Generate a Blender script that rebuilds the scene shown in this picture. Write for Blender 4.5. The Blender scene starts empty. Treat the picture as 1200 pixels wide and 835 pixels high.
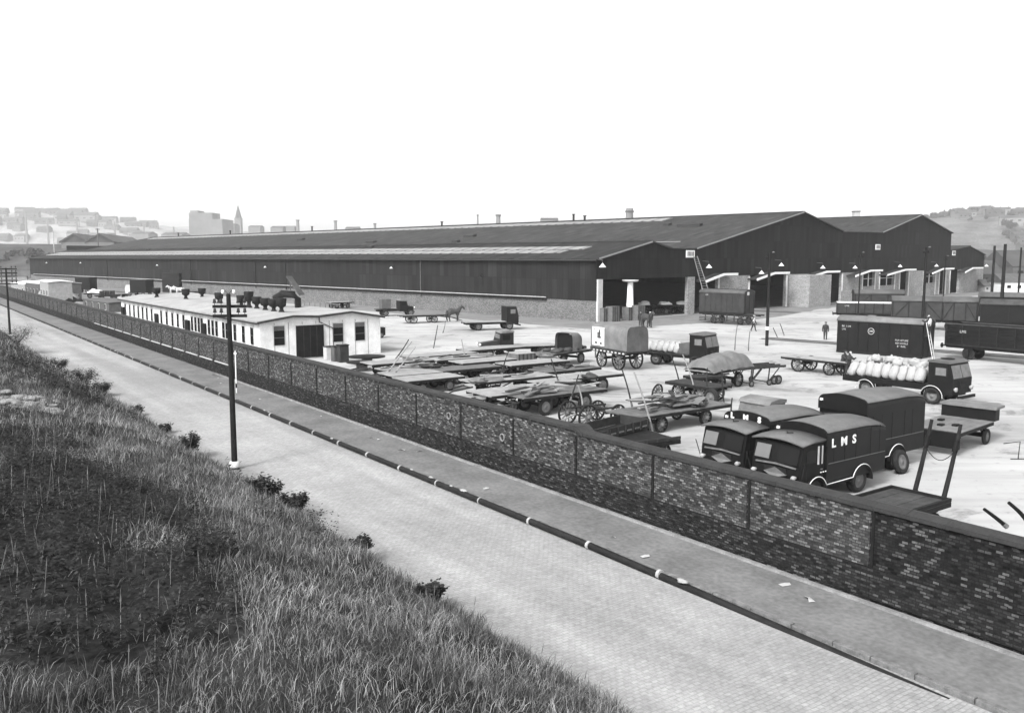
EXPO=1.6
HAZE=0.00025
GD=1.0
import bpy, math, random, colorsys
import numpy as np
from mathutils import Vector, Matrix, noise
random.seed(7)
SC=bpy.context.scene; COL=SC.collection
# ---------------------------------------------------------------- camera numbers (photo 1200x835)
F=1020.0; TH=math.atan(116.5/1020); CH=8.0
def G(px,py,z=0.0):
    a=417.5-py; rx=px-600; ry=F*math.cos(TH)+a*math.sin(TH); rz=-F*math.sin(TH)+a*math.cos(TH)
    t=(z-CH)/rz
    return Vector((rx*t,ry*t,z))
def PX(p):
    d=p[1]*math.cos(TH)+(CH-p[2])*math.sin(TH)
    return 600+p[0]*F/d
def toV(x):
    return Vector((x-600,1026.6)).normalized()
N=toV(2015); W=toV(-145); B=toV(-400); C=toV(1654)   # into yard from wall / along wall / along shed / along shed front
def ang(v): return math.atan2(v[1],v[0])
def NW(n,w,z=0.0): return Vector((N.x*n+W.x*w, N.y*n+W.y*w, z))
# ---------------------------------------------------------------- mesh builder
class MB:
    def __init__(s): s.v=[]; s.f=[]; s.sm=[]
    def add(s,vs,fs,smooth=False,M=None):
        o=len(s.v)
        for p in vs:
            p=Vector(p)
            if M is not None: p=M@p
            s.v.append(tuple(p))
        for f in fs: s.f.append([i+o for i in f]); s.sm.append(smooth)
        return s
    def box(s,c,d,M=None,rz=0):
        hx,hy,hz=d[0]/2,d[1]/2,d[2]/2
        vs=[Vector((x,y,z)) for z in(-hz,hz) for y in(-hy,hy) for x in(-hx,hx)]
        if rz: 
            R=Matrix.Rotation(rz,3,'Z'); vs=[R@p for p in vs]
        vs=[p+Vector(c) for p in vs]
        return s.add(vs,[(0,2,3,1),(4,5,7,6),(0,1,5,4),(2,6,7,3),(0,4,6,2),(1,3,7,5)],False,M)
    def bar(s,p,q,w=.1,h=None,up=(0,0,1)):
        p=Vector(p);q=Vector(q);h=h or w;d=(q-p).normalized();u=Vector(up)
        if abs(d.dot(u))>.98:u=Vector((1,0,0))
        a=d.cross(u).normalized();b=a.cross(d).normalized()
        vs=[e+a*i*w/2+b*j*h/2 for e in(p,q) for i,j in((-1,-1),(1,-1),(1,1),(-1,1))]
        return s.add(vs,[(3,2,1,0),(4,5,6,7),(0,1,5,4),(1,2,6,5),(2,3,7,6),(3,0,4,7)])
    def tube(s,pts,rs,n=8,smooth=True,caps=True):
        if not hasattr(rs,'__len__'): rs=[rs]*len(pts)
        pts=[Vector(p) for p in pts];vs=[];fs=[]
        for i,p in enumerate(pts):
            d=(pts[min(i+1,len(pts)-1)]-pts[max(i-1,0)]).normalized()
            u=Vector((0,0,1)) if abs(d.z)<.95 else Vector((1,0,0))
            a=d.cross(u).normalized();b=a.cross(d)
            for k in range(n):
                t=2*math.pi*k/n; vs.append(p+(a*math.cos(t)+b*math.sin(t))*rs[i])
        for i in range(len(pts)-1):
            for k in range(n):
                k2=(k+1)%n; fs.append((i*n+k,i*n+k2,(i+1)*n+k2,(i+1)*n+k))
        s.add(vs,fs,smooth)
        if caps:
            s.add(vs[:n],[tuple(range(n))[::-1]]); s.add(vs[-n:],[tuple(range(n))])
        return s
    def lathe(s,prof,n=16,c=(0,0,0),axis='z',smooth=True):
        vs=[];fs=[]
        for r,h in prof:
            for k in range(n):
                t=2*math.pi*k/n;x,y=r*math.cos(t),r*math.sin(t)
                q=(x,y,h) if axis=='z' else ((x,h,y) if axis=='y' else (h,x,y))
                vs.append(Vector(q)+Vector(c))
        for i in range(len(prof)-1):
            for k in range(n):
                k2=(k+1)%n; fs.append((i*n+k,i*n+k2,(i+1)*n+k2,(i+1)*n+k))
        return s.add(vs,fs,smooth)
    def prism(s,prof,a,b,axis='y',smooth=False):
        n=len(prof)
        def P(u,w,t): return (u,t,w) if axis=='y' else ((t,u,w) if axis=='x' else (u,w,t))
        vs=[P(u,w,a) for u,w in prof]+[P(u,w,b) for u,w in prof]
        fs=[(i,(i+1)%n,n+(i+1)%n,n+i) for i in range(n)]
        s.add(vs,fs,smooth)
        s.add(vs[:n],[tuple(range(n))[::-1]]); s.add(vs[n:],[tuple(range(n))])
        return s
    def quad(s,a,b,c,d): return s.add([a,b,c,d],[(0,1,2,3)])
    def blob(s,c,r,seed=0,amp=.12,nu=12,nv=8,fl=0.0,M=None,sq=1.0):
        vs=[];fs=[];c=Vector(c)
        for j in range(nv+1):
            ph=math.pi*j/nv
            for i in range(nu):
                t=2*math.pi*i/nu
                d=Vector((math.sin(ph)*math.cos(t),math.sin(ph)*math.sin(t),math.cos(ph)))
                k=1+amp*noise.noise(d*1.7+Vector((seed*3.1,seed*1.7,seed)))*2+amp*.8*noise.noise(d*4.5+Vector((seed,seed*2.1,3)))
                e=Vector([math.copysign(abs(q)**sq,q) for q in d])
                p=Vector((e.x*r[0],e.y*r[1],e.z*r[2]))*k
                if p.z<-fl*r[2] and fl: p.z=-fl*r[2]
                vs.append(p+c)
        for j in range(nv):
            for i in range(nu):
                i2=(i+1)%nu; fs.append((j*nu+i,(j+1)*nu+i,(j+1)*nu+i2,j*nu+i2))
        return s.add(vs,fs,True,M)
    def mesh(s,name):
        me=bpy.data.meshes.new(name); me.from_pydata(s.v,[],s.f); me.update()
        me.polygons.foreach_set('use_smooth',s.sm)
        import bmesh
        bm=bmesh.new();bm.from_mesh(me);bmesh.ops.recalc_face_normals(bm,faces=bm.faces);bm.to_mesh(me);bm.free()
        return me
    def build(s,name,mat,parent=None,bevel=0,loc=None,rz=0):
        o=bpy.data.objects.new(name,s.mesh(name)); COL.objects.link(o); o.data.materials.append(mat)
        if parent is not None: o.parent=parent
        if loc is not None: o.location=loc
        if rz: o.rotation_euler.z=rz
        if bevel:
            b=o.modifiers.new('b','BEVEL');b.width=bevel;b.segments=2;b.limit_method='ANGLE';b.angle_limit=.6
        return o
def inst(name,me,mat,parent,loc,rz=0,rot=None):
    o=bpy.data.objects.new(name,me);COL.objects.link(o);o.parent=parent;o.location=loc
    if not me.materials: me.materials.append(mat)
    o.rotation_euler=rot or (0,0,rz)
    return o
def tag(o,label,cat,group=None,kind=None):
    if label:o['label']=label
    if cat:o['category']=cat
    if group:o['group']=group
    if kind:o['kind']=kind
    return o
def thing(name,label,cat,group=None,loc=(0,0,0),rz=0):
    o=bpy.data.objects.new(name,None);COL.objects.link(o);o.location=loc;o.rotation_euler=(0,0,rz);o.empty_display_size=.3
    return tag(o,label,cat,group)
def copytree(o,parent=None):
    c=o.copy();COL.objects.link(c)
    if parent is not None:c.parent=parent
    for ch in [x for x in COL.objects if x.parent==o]: copytree(ch,c)
    return c
def put(root,lp,px,py,h):
    """stand a thing so that its own point lp is the ground-measured point seen at px,py"""
    a=ang(h) if not isinstance(h,float) else h
    g=G(px,py,lp[2]); R=Matrix.Rotation(a,3,'Z'); q=R@Vector((lp[0],lp[1],0))
    root.location=(g.x-q.x,g.y-q.y,0); root.rotation_euler=(0,0,a); return root
# ---------------------------------------------------------------- materials
def newmat(name):
    m=bpy.data.materials.new(name);m.use_nodes=True;nt=m.node_tree
    return m,nt,nt.nodes['Principled BSDF']
def nd(nt,t,**k):
    n=nt.nodes.new(t)
    for a,b in k.items():
        if a.startswith('_'): setattr(n,a[1:],b)
        else: n.inputs[a.replace('_',' ')].default_value=b
    return n
def ramp(nt,src,stops,interp='LINEAR'):
    r=nt.nodes.new('ShaderNodeValToRGB');r.color_ramp.interpolation=interp
    e=r.color_ramp.elements
    while len(e)<len(stops): e.new(.5)
    for i,(p,c) in enumerate(stops):
        e[i].position=p;e[i].color=(c,c,c,1) if not hasattr(c,'__len__') else (*c,1)
    nt.links.new(src,r.inputs[0]);return r
def mixc(nt,mode,fac,a,b):
    m=nt.nodes.new('ShaderNodeMix');m.data_type='RGBA';m.blend_type=mode
    for i,s in ((0,fac),(6,a),(7,b)):
        if hasattr(s,'links') or hasattr(s,'is_linked'): nt.links.new(s,m.inputs[i])
        else: m.inputs[i].default_value=s if i==0 else (s,s,s,1)
    return m.outputs[2]
_mc={}
def paint(name,base,rough=.7,scale=3.0,amt=.25,spec=.1,bump=0.0,fine=0.0,metal=0.0):
    if name in _mc: return _mc[name]
    m,nt,p=newmat(name)
    tc=nd(nt,'ShaderNodeTexCoord')
    n1=nd(nt,'ShaderNodeTexNoise',Scale=scale,Detail=6.0,Roughness=.65);nt.links.new(tc.outputs['Object'],n1.inputs['Vector'])
    lo,hi=base*(1-amt),min(.9,base*(1+amt))
    r=ramp(nt,n1.outputs['Fac'],[(.3,lo),(.7,hi)])
    out=r.outputs[0]
    if fine:
        n2=nd(nt,'ShaderNodeTexNoise',Scale=scale*14,Detail=3.0);nt.links.new(tc.outputs['Object'],n2.inputs['Vector'])
        r2=ramp(nt,n2.outputs['Fac'],[(.3,1-fine),(.7,1.0)])
        out=mixc(nt,'MULTIPLY',1.0,out,r2.outputs[0])
    nt.links.new(out,p.inputs['Base Color'])
    p.inputs['Roughness'].default_value=rough;p.inputs['Specular IOR Level'].default_value=spec;p.inputs['Metallic'].default_value=metal
    if bump:
        b=nd(nt,'ShaderNodeBump',Strength=bump,Distance=.03);nt.links.new(n1.outputs['Fac'],b.inputs['Height']);nt.links.new(b.outputs[0],p.inputs['Normal'])
    _mc[name]=m;return m
BLACK=paint('black_paint',.008,.55,2,.35,.12,fine=.2)
MAROON=paint('dark_maroon_paint',.009,.5,1.5,.3,.14,fine=.15)
CHASSIS=paint('chassis_iron',.015,.7,5,.4)
ROOFC=paint('van_roof_canvas',.11,.75,1.2,.22,.1,fine=.15)
WOOD=paint('worn_wood',.13,.85,2.5,.35,.2,.3,fine=.3)
WOODL=paint('pale_deck_boards',.28,.8,1.5,.22,.2,fine=.2)
WOODD=paint('dark_wood',.032,.8,2.5,.4,.2,fine=.3)
TYRE=paint('tyre_rubber',.018,.85,6,.3,.2)
WHITE=paint('white_paint',.72,.5,3,.1,.3)
CREAM=paint('cream_paint',.45,.6,3,.12)
RIM=paint('wheel_rim_paint',.12,.6,4,.3)
TARP=paint('tarpaulin',.06,.8,1.2,.4,.08,.5,fine=.2)
TARPL=paint('light_canvas',.15,.8,1.2,.3,.2,.5,fine=.15)
SACK=paint('flour_sack',.36,.9,2.5,.2,.1,.9,fine=.25)
GREY=paint('mid_grey_paint',.09,.6,2,.25,.1,fine=.15)
GREYD=paint('dark_grey_paint',.035,.6,2,.25,.1,fine=.15)
CREO=paint('creosoted_pole',.014,.8,6,.4)
SKIN=paint('skin',.35,.6,8,.1)
CLOTH=paint('dark_cloth',.035,.9,6,.3)
CLOTHL=paint('light_cloth',.45,.9,6,.15)
RUST=paint('rusty_steel',.035,.8,5,.5)
INS=paint('white_porcelain',.7,.3,5,.05)
gm,gnt,gp=newmat('window_glass')
gp.inputs['Base Color'].default_value=(.008,.008,.008,1);gp.inputs['Roughness'].default_value=.12;gp.inputs['Specular IOR Level'].default_value=.12
GLASS=gm
def corr(name,base,sc,depth=.04,axis=0,amt=.2,stain=.35,rough=.75,sheets='wall'):
    """corrugated sheet: ribs along one axis, streaks and sheet joints"""
    m,nt,p=newmat(name);tc=nd(nt,'ShaderNodeTexCoord')
    sp=nd(nt,'ShaderNodeSeparateXYZ');nt.links.new(tc.outputs['Object'],sp.inputs[0])
    w=nd(nt,'ShaderNodeMath',_operation='MULTIPLY');nt.links.new(sp.outputs[axis],w.inputs[0]);w.inputs[1].default_value=sc
    s=nd(nt,'ShaderNodeMath',_operation='SINE');nt.links.new(w.outputs[0],s.inputs[0])
    mp=nd(nt,'ShaderNodeMapping');nt.links.new(tc.outputs['Object'],mp.inputs['Vector'])
    scl=[.9,.9,.12] if axis!=2 else [.1,.1,1]; 
    mp.inputs['Scale'].default_value=scl
    n1=nd(nt,'ShaderNodeTexNoise',Scale=1.0,Detail=7.0,Roughness=.7);nt.links.new(mp.outputs[0],n1.inputs['Vector'])
    r=ramp(nt,n1.outputs['Fac'],[(.3,base*(1-amt)),(.7,base*(1+amt))])
    n2=nd(nt,'ShaderNodeTexNoise',Scale=6.0,Detail=4.0,Roughness=.8);nt.links.new(tc.outputs['Object'],n2.inputs['Vector'])
    r2=ramp(nt,n2.outputs['Fac'],[(.35,1-stain),(.6,1.0)])
    r3=ramp(nt,s.outputs[0],[(0,.8),(.6,1.0)])
    o=mixc(nt,'MULTIPLY',1.0,r.outputs[0],r2.outputs[0]);o=mixc(nt,'MULTIPLY',.6,o,r3.outputs[0])
    cb=nd(nt,'ShaderNodeCombineXYZ')
    if sheets=='roof': nt.links.new(sp.outputs[0],cb.inputs[0]);nt.links.new(sp.outputs[1],cb.inputs[1])
    else: nt.links.new(sp.outputs[2],cb.inputs[0]);nt.links.new(sp.outputs[axis],cb.inputs[1])
    bt=nd(nt,'ShaderNodeTexBrick',Scale=1.0);bt.inputs['Mortar Size'].default_value=.05;bt.inputs['Mortar Smooth'].default_value=.3;bt.inputs['Brick Width'].default_value=2.6;bt.inputs['Row Height'].default_value=.95;bt.offset=0.0
    bt.inputs['Color1'].default_value=(0,0,0,1);bt.inputs['Color2'].default_value=(1,1,1,1);bt.inputs['Mortar'].default_value=(.5,.5,.5,1);nt.links.new(cb.outputs[0],bt.inputs['Vector'])
    rs_=ramp(nt,bt.outputs['Color'],[(0,.6),(.2,.85),(.8,1.05),(1,1.45)]);o=mixc(nt,'MULTIPLY',1.0,o,rs_.outputs[0])
    mf_=nd(nt,'ShaderNodeMath',_operation='MULTIPLY');nt.links.new(bt.outputs['Fac'],mf_.inputs[0]);mf_.inputs[1].default_value=.45;o=mixc(nt,'MIX',mf_.outputs[0],o,base*.35)
    nt.links.new(o,p.inputs['Base Color']);p.inputs['Roughness'].default_value=rough;p.inputs['Specular IOR Level'].default_value=.06
    b=nd(nt,'ShaderNodeBump',Strength=.5,Distance=depth);nt.links.new(s.outputs[0],b.inputs['Height']);nt.links.new(b.outputs[0],p.inputs['Normal'])
    return m
def brick(name,c1,c2,mortar,sx='x',rowh=.07,bw=.21,contrast=1.0,spk=.0,mort=.011):
    m,nt,p=newmat(name);tc=nd(nt,'ShaderNodeTexCoord')
    sp=nd(nt,'ShaderNodeSeparateXYZ');nt.links.new(tc.outputs['Object'],sp.inputs[0])
    ad=nd(nt,'ShaderNodeMath',_operation='ADD');nt.links.new(sp.outputs[0],ad.inputs[0]);nt.links.new(sp.outputs[1],ad.inputs[1])
    cb=nd(nt,'ShaderNodeCombineXYZ');nt.links.new(ad.outputs[0],cb.inputs[0]);nt.links.new(sp.outputs[2],cb.inputs[1])
    br=nd(nt,'ShaderNodeTexBrick',Scale=1.0);br.inputs['Mortar Size'].default_value=mort;br.inputs['Brick Width'].default_value=bw;br.inputs['Row Height'].default_value=rowh
    br.inputs['Color1'].default_value=(0,0,0,1);br.inputs['Color2'].default_value=(1,1,1,1);br.inputs['Mortar'].default_value=(.5,.5,.5,1);br.inputs['Mortar Smooth'].default_value=.2
    nt.links.new(cb.outputs[0],br.inputs['Vector'])
    rr=ramp(nt,br.outputs['Color'],[(0,c1*.6),(.25,c1),(.55,(c1+c2)/2),(.8,c2),(1,c2*(1+spk))])
    n=nd(nt,'ShaderNodeTexNoise',Scale=.55,Detail=6.0,Roughness=.7);nt.links.new(cb.outputs[0],n.inputs['Vector'])
    r2=ramp(nt,n.outputs['Fac'],[(.3,.7),(.7,1.2)])
    o=mixc(nt,'MULTIPLY',1.0,rr.outputs[0],r2.outputs[0])
    n3=nd(nt,'ShaderNodeTexNoise',Scale=9.0,Detail=5.0,Roughness=.8);nt.links.new(cb.outputs[0],n3.inputs['Vector'])
    r3=ramp(nt,n3.outputs['Fac'],[(.35,.6),(.62,1.3)])
    o=mixc(nt,'MULTIPLY',1.0,o,r3.outputs[0])
    o=mixc(nt,'MIX',br.outputs['Fac'],o,mortar)
    nt.links.new(o,p.inputs['Base Color']);p.inputs['Roughness'].default_value=.9;p.inputs['Specular IOR Level'].default_value=.03
    b=nd(nt,'ShaderNodeBump',Strength=.8,Distance=.02,_invert=True);nt.links.new(br.outputs['Fac'],b.inputs['Height']);nt.links.new(b.outputs[0],p.inputs['Normal'])
    return m
def box(name,mat,parent,c,d,bevel=0,rz=0):
    return MB().box(c,d,rz=rz).build(name,mat,parent,bevel)
# text as a real mesh
def text(s,size,depth,mat,parent,loc,rot,name='lettering',bold=.0,sx=1.0,space=1.0):
    cu=bpy.data.curves.new('t','FONT');cu.body=s;cu.size=size;cu.extrude=depth;cu.offset=bold;cu.align_x='CENTER';cu.align_y='CENTER';cu.resolution_u=3;cu.space_character=space
    t=bpy.data.objects.new('t',cu);COL.objects.link(t);dg=bpy.context.evaluated_depsgraph_get()
    me=bpy.data.meshes.new_from_object(t.evaluated_get(dg));bpy.data.objects.remove(t);bpy.data.curves.remove(cu)
    me.materials.clear();me.materials.append(mat)
    o=bpy.data.objects.new(name,me);COL.objects.link(o);o.parent=parent;o.location=loc;o.rotation_euler=rot;o.scale=(sx,1,1)
    return o
def skin(name,pts,edges,radii,mat,parent,sub=1):
    me=bpy.data.meshes.new(name);me.from_pydata(pts,edges,[]);me.update()
    o=bpy.data.objects.new(name,me);COL.objects.link(o);o.parent=parent
    sk=o.modifiers.new('s','SKIN');sk.use_smooth_shade=True
    for i,r in enumerate(radii):
        v=me.skin_vertices[0].data[i];v.radius=(r,r) if not hasattr(r,'__len__') else r;v.use_root=(i==0)
    s=o.modifiers.new('u','SUBSURF');s.levels=sub;s.render_levels=sub
    me.materials.append(mat);return o
# ================================================================ world, sun, camera
wd=bpy.data.worlds.new('World');SC.world=wd;wd.use_nodes=True;wn=wd.node_tree
SUN_AZ=math.atan2(-.83,-.55); SUN_EL=math.radians(46)
sk=wn.nodes.new('ShaderNodeTexSky');sk.sky_type='NISHITA';sk.sun_disc=False;sk.sun_elevation=SUN_EL
sk.sun_rotation=math.pi/2-SUN_AZ;sk.air_density=1.0;sk.dust_density=3.2;sk.ozone_density=1.0;sk.altitude=50
bw=wn.nodes.new('ShaderNodeRGBToBW');wn.links.new(sk.outputs[0],bw.inputs[0])
bgn=wn.nodes['Background'];wn.links.new(bw.outputs[0],bgn.inputs[0]);bgn.inputs[1].default_value=.15
sl=bpy.data.lights.new('sun','SUN');sl.energy=1.0;sl.angle=math.radians(12);sl.color=(1,1,1)
so=bpy.data.objects.new('sun',sl);COL.objects.link(so)
sd=Vector((math.cos(SUN_AZ)*math.cos(SUN_EL),math.sin(SUN_AZ)*math.cos(SUN_EL),math.sin(SUN_EL)))
so.rotation_euler=sd.to_track_quat('Z','Y').to_euler();so.location=(0,-20,60)
cam=bpy.data.cameras.new('camera');co=bpy.data.objects.new('camera',cam);COL.objects.link(co)
cam.sensor_width=36;cam.lens=F/1200*36;cam.clip_end=9000;cam.clip_start=.1
co.location=(0,0,CH);co.rotation_euler=(math.pi/2-TH,0,0);SC.camera=co
SC.view_settings.view_transform='Standard';SC.view_settings.look='None';SC.view_settings.exposure=EXPO;SC.view_settings.gamma=1
SC.cycles.volume_bounces=0;SC.cycles.max_bounces=5;SC.cycles.diffuse_bounces=3
# haze
HZ=MB().box((0,1650,46),(5200,4000,100)).build('haze',None) if False else None
hz=bpy.data.materials.new('haze_air');hz.use_nodes=True;hn=hz.node_tree;hn.nodes.remove(hn.nodes['Principled BSDF'])
pv=hn.nodes.new('ShaderNodeVolumePrincipled');pv.inputs['Density'].default_value=HAZE;pv.inputs['Color'].default_value=(.93,.93,.93,1);pv.inputs['Anisotropy'].default_value=0
hn.links.new(pv.outputs[0],hn.nodes['Material Output'].inputs['Volume'])
hb=MB().box((0,1450,69.0),(5600,3500,142)).build('haze',hz);hb['kind']='stuff'
# ================================================================ ground, road, pavement
def sheet(name,pts,z,mat):
    o=MB().add([(x,y,z) for x,y in pts],[tuple(range(len(pts)))]).build(name,mat);o['kind']='structure';return o
m,nt,p=newmat('rough_ground');tc=nd(nt,'ShaderNodeTexCoord')
n1=nd(nt,'ShaderNodeTexNoise',Scale=.03,Detail=10.0,Roughness=.75);nt.links.new(tc.outputs['Object'],n1.inputs['Vector'])
r=ramp(nt,n1.outputs['Fac'],[(.35,.06),(.5,.11),(.65,.2)]);nt.links.new(r.outputs[0],p.inputs['Base Color']);p.inputs['Roughness'].default_value=1
GROUND=m
sheet('ground',[(-2600,-250),(2600,-250),(2600,3050),(-2600,3050)],-.16,GROUND)
# yard concrete: worn, stained, with faint slab joints and tyre-dark wander
m,nt,p=newmat('yard_concrete');tc=nd(nt,'ShaderNodeTexCoord');O=tc.outputs['Object']
n1=nd(nt,'ShaderNodeTexNoise',Scale=.09,Detail=8.0,Roughness=.62,Distortion=.6);nt.links.new(O,n1.inputs['Vector'])
mp=nd(nt,'ShaderNodeMapping');nt.links.new(O,mp.inputs['Vector']);mp.inputs['Rotation'].default_value=(0,0,-ang(B));mp.inputs['Scale'].default_value=(.06,.9,1)
n2=nd(nt,'ShaderNodeTexNoise',Scale=1.0,Detail=5.0,Roughness=.6);nt.links.new(mp.outputs[0],n2.inputs['Vector'])
n3=nd(nt,'ShaderNodeTexNoise',Scale=2.2,Detail=8.0,Roughness=.8);nt.links.new(O,n3.inputs['Vector'])
r1=ramp(nt,n1.outputs['Fac'],[(.3,.25),(.48,.35),(.75,.43)]);r2=ramp(nt,n2.outputs['Fac'],[(.3,.72),(.55,1.0)]);r3=ramp(nt,n3.outputs['Fac'],[(.3,.4),(.43,1.0)])
n4=nd(nt,'ShaderNodeTexNoise',Scale=.28,Detail=7.0,Roughness=.7,Distortion=1.2);nt.links.new(O,n4.inputs['Vector']);r4=ramp(nt,n4.outputs['Fac'],[(.55,1.0),(.6,.78),(.7,.45)])
o=mixc(nt,'MULTIPLY',.8,r1.outputs[0],r2.outputs[0]);o=mixc(nt,'MULTIPLY',.7,o,r3.outputs[0]);o=mixc(nt,'MULTIPLY',1.0,o,r4.outputs[0])
nt.links.new(o,p.inputs['Base Color']);p.inputs['Roughness'].default_value=.9;p.inputs['Specular IOR Level'].default_value=.2
b=nd(nt,'ShaderNodeBump',Strength=.3,Distance=.03);nt.links.new(n3.outputs['Fac'],b.inputs['Height']);nt.links.new(b.outputs[0],p.inputs['Normal'])
YARD=m
q=[NW(18.6,-40),NW(75,-60),Vector((170,100,0)),Vector((150,230,0)),NW(60,150)+Vector((20,60,0)),NW(30,190),NW(18.9,190)]
sheet('yard',[(a.x,a.y) for a in q],-.0,YARD)
# setts road
ROADK=15.72
WL0=NW(18.22,10);WL1=NW(19.25,178);WD=(WL1-WL0).normalized();WN=Vector((WD.y,-WD.x,0));WAZ=ang(WD)
def WP(a,n=0,z=0):   # a metres along wall from its near end mark, n metres into the yard
    return WL0+WD*(a-10)+WN*n+Vector((0,0,z))
m,nt,p=newmat('granite_setts');tc=nd(nt,'ShaderNodeTexCoord');mp=nd(nt,'ShaderNodeMapping');nt.links.new(tc.outputs['Object'],mp.inputs['Vector']);mp.inputs['Rotation'].default_value=(0,0,-ang(WD)+math.pi/2)
def setts(scale):
    br=nd(nt,'ShaderNodeTexBrick',Scale=scale);br.inputs['Mortar Size'].default_value=.014;br.inputs['Mortar Smooth'].default_value=.6;br.inputs['Brick Width'].default_value=.17;br.inputs['Row Height'].default_value=.105
    br.inputs['Color1'].default_value=(0,0,0,1);br.inputs['Color2'].default_value=(1,1,1,1);br.inputs['Mortar'].default_value=(.5,.5,.5,1);return br
dn=nd(nt,'ShaderNodeTexNoise',Scale=1.3,Detail=2.0);nt.links.new(mp.outputs[0],dn.inputs['Vector'])
va=nd(nt,'ShaderNodeVectorMath',_operation='MULTIPLY_ADD');nt.links.new(dn.outputs['Color'],va.inputs[0]);va.inputs[1].default_value=(.09,.09,0);nt.links.new(mp.outputs[0],va.inputs[2])
br=setts(1.0);nt.links.new(va.outputs[0],br.inputs['Vector'])
rb=ramp(nt,br.outputs['Color'],[(0,.9),(.5,1.0),(1,1.07)])
n1=nd(nt,'ShaderNodeTexNoise',Scale=.25,Detail=9.0,Roughness=.7);nt.links.new(mp.outputs[0],n1.inputs['Vector']);r1=ramp(nt,n1.outputs['Fac'],[(.3,.25),(.7,.35)])
mp2=nd(nt,'ShaderNodeMapping');nt.links.new(mp.outputs[0],mp2.inputs['Vector']);mp2.inputs['Scale'].default_value=(.9,.05,1)
n5=nd(nt,'ShaderNodeTexNoise',Scale=.8,Detail=4.0);nt.links.new(mp2.outputs[0],n5.inputs['Vector']);r5=ramp(nt,n5.outputs['Fac'],[(.35,.8),(.65,1.1)])
n6=nd(nt,'ShaderNodeTexNoise',Scale=7.0,Detail=6.0,Roughness=.85);nt.links.new(mp.outputs[0],n6.inputs['Vector']);r6=ramp(nt,n6.outputs['Fac'],[(.3,.7),(.6,1.1)])
o=mixc(nt,'MULTIPLY',1.0,r1.outputs[0],rb.outputs[0]);o=mixc(nt,'MULTIPLY',1.0,o,r5.outputs[0]);o=mixc(nt,'MULTIPLY',1.0,o,r6.outputs[0])
mf=nd(nt,'ShaderNodeMath',_operation='MULTIPLY');nt.links.new(br.outputs['Fac'],mf.inputs[0]);mf.inputs[1].default_value=.24
o=mixc(nt,'MIX',mf.outputs[0],o,.07)
nt.links.new(o,p.inputs['Base Color']);p.inputs['Roughness'].default_value=.8;p.inputs['Specular IOR Level'].default_value=.3
b=nd(nt,'ShaderNodeBump',Strength=.7,Distance=.015,_invert=True);nt.links.new(br.outputs['Fac'],b.inputs['Height']);nt.links.new(b.outputs[0],p.inputs['Normal'])
ROAD=m
KO=-2.4 # kerb offset from wall face
def strip(n0,n1,a0,a1,z): return [tuple(WP(a,n)[:2]) for a,n in((a0,n0),(a1,n0),(a1,n1),(a0,n1))]
sheet('road',strip(-20,KO-.1,-30,420,0),-.11,ROAD)
PAVE=paint('pavement_asphalt',.165,.85,.5,.3,.1,.3,fine=.3)
MB().prism([(-KO,-.15),(-KO,-.01),(-.02,.01),(-.02,-.15)],-30,420,'x').build('pavement',PAVE,None,loc=WP(0),rz=WAZ)['kind']='structure'
# kerb stones
KB=MB();a=-20
rk=random.Random(3)
while a<230:
    L=rk.uniform(.85,1.15)
    KB.box((a+L/2,-(KO-.075)+rk.uniform(-.006,.006),-.075),(L-.02,.15,.16+rk.uniform(-.012,.012)));a+=L
KB.build('kerb',paint('kerb_granite',.16,.85,4,.45,.2,.3,fine=.3),None,loc=WP(0),rz=WAZ,bevel=.012)['kind']='structure'
# ================================================================ brick boundary wall
WALLB=brick('soot_brick',.04,.095,.03,bw=.16,spk=1.1,mort=.009)
PLB=brick('plinth_brick',.018,.038,.016,bw=.16,spk=1.4)
COP=paint('coping_stone',.036,.85,1.3,.3,.2,.3,fine=.3)
wall=thing('brick_wall','long sooty brick boundary wall with dark coping between road pavement and goods yard','wall',loc=WP(0),rz=WAZ)
# local: x along wall, -y towards yard -> use y = -n
T=.38
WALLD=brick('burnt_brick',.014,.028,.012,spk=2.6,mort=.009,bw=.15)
steps=[(-25,10.9,2.34),(10.9,21.47,2.34),(21.47,200,2.45)]
for i,(a0,a1,h) in enumerate(steps):
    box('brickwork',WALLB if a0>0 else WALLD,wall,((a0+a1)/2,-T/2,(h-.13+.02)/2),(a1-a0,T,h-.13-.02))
    c=MB();pr=[(.07,h-.13),(.07,h-.03),(-T/2,h+.03),(-T-.07,h-.03),(-T-.07,h-.13)]
    x=a0
    while x<a1-.01:
        x2=min(x+.9,a1); c.prism([(-u if False else u,w+rk.uniform(-.004,.004)) for u,w in pr],x+.004,x2-.004,'x'); x=x2
    c.build('coping',COP,wall)
    box('plinth',PLB,wall,((a0+a1)/2,.035,.48),(a1-a0-.01,.07,.72))
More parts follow.
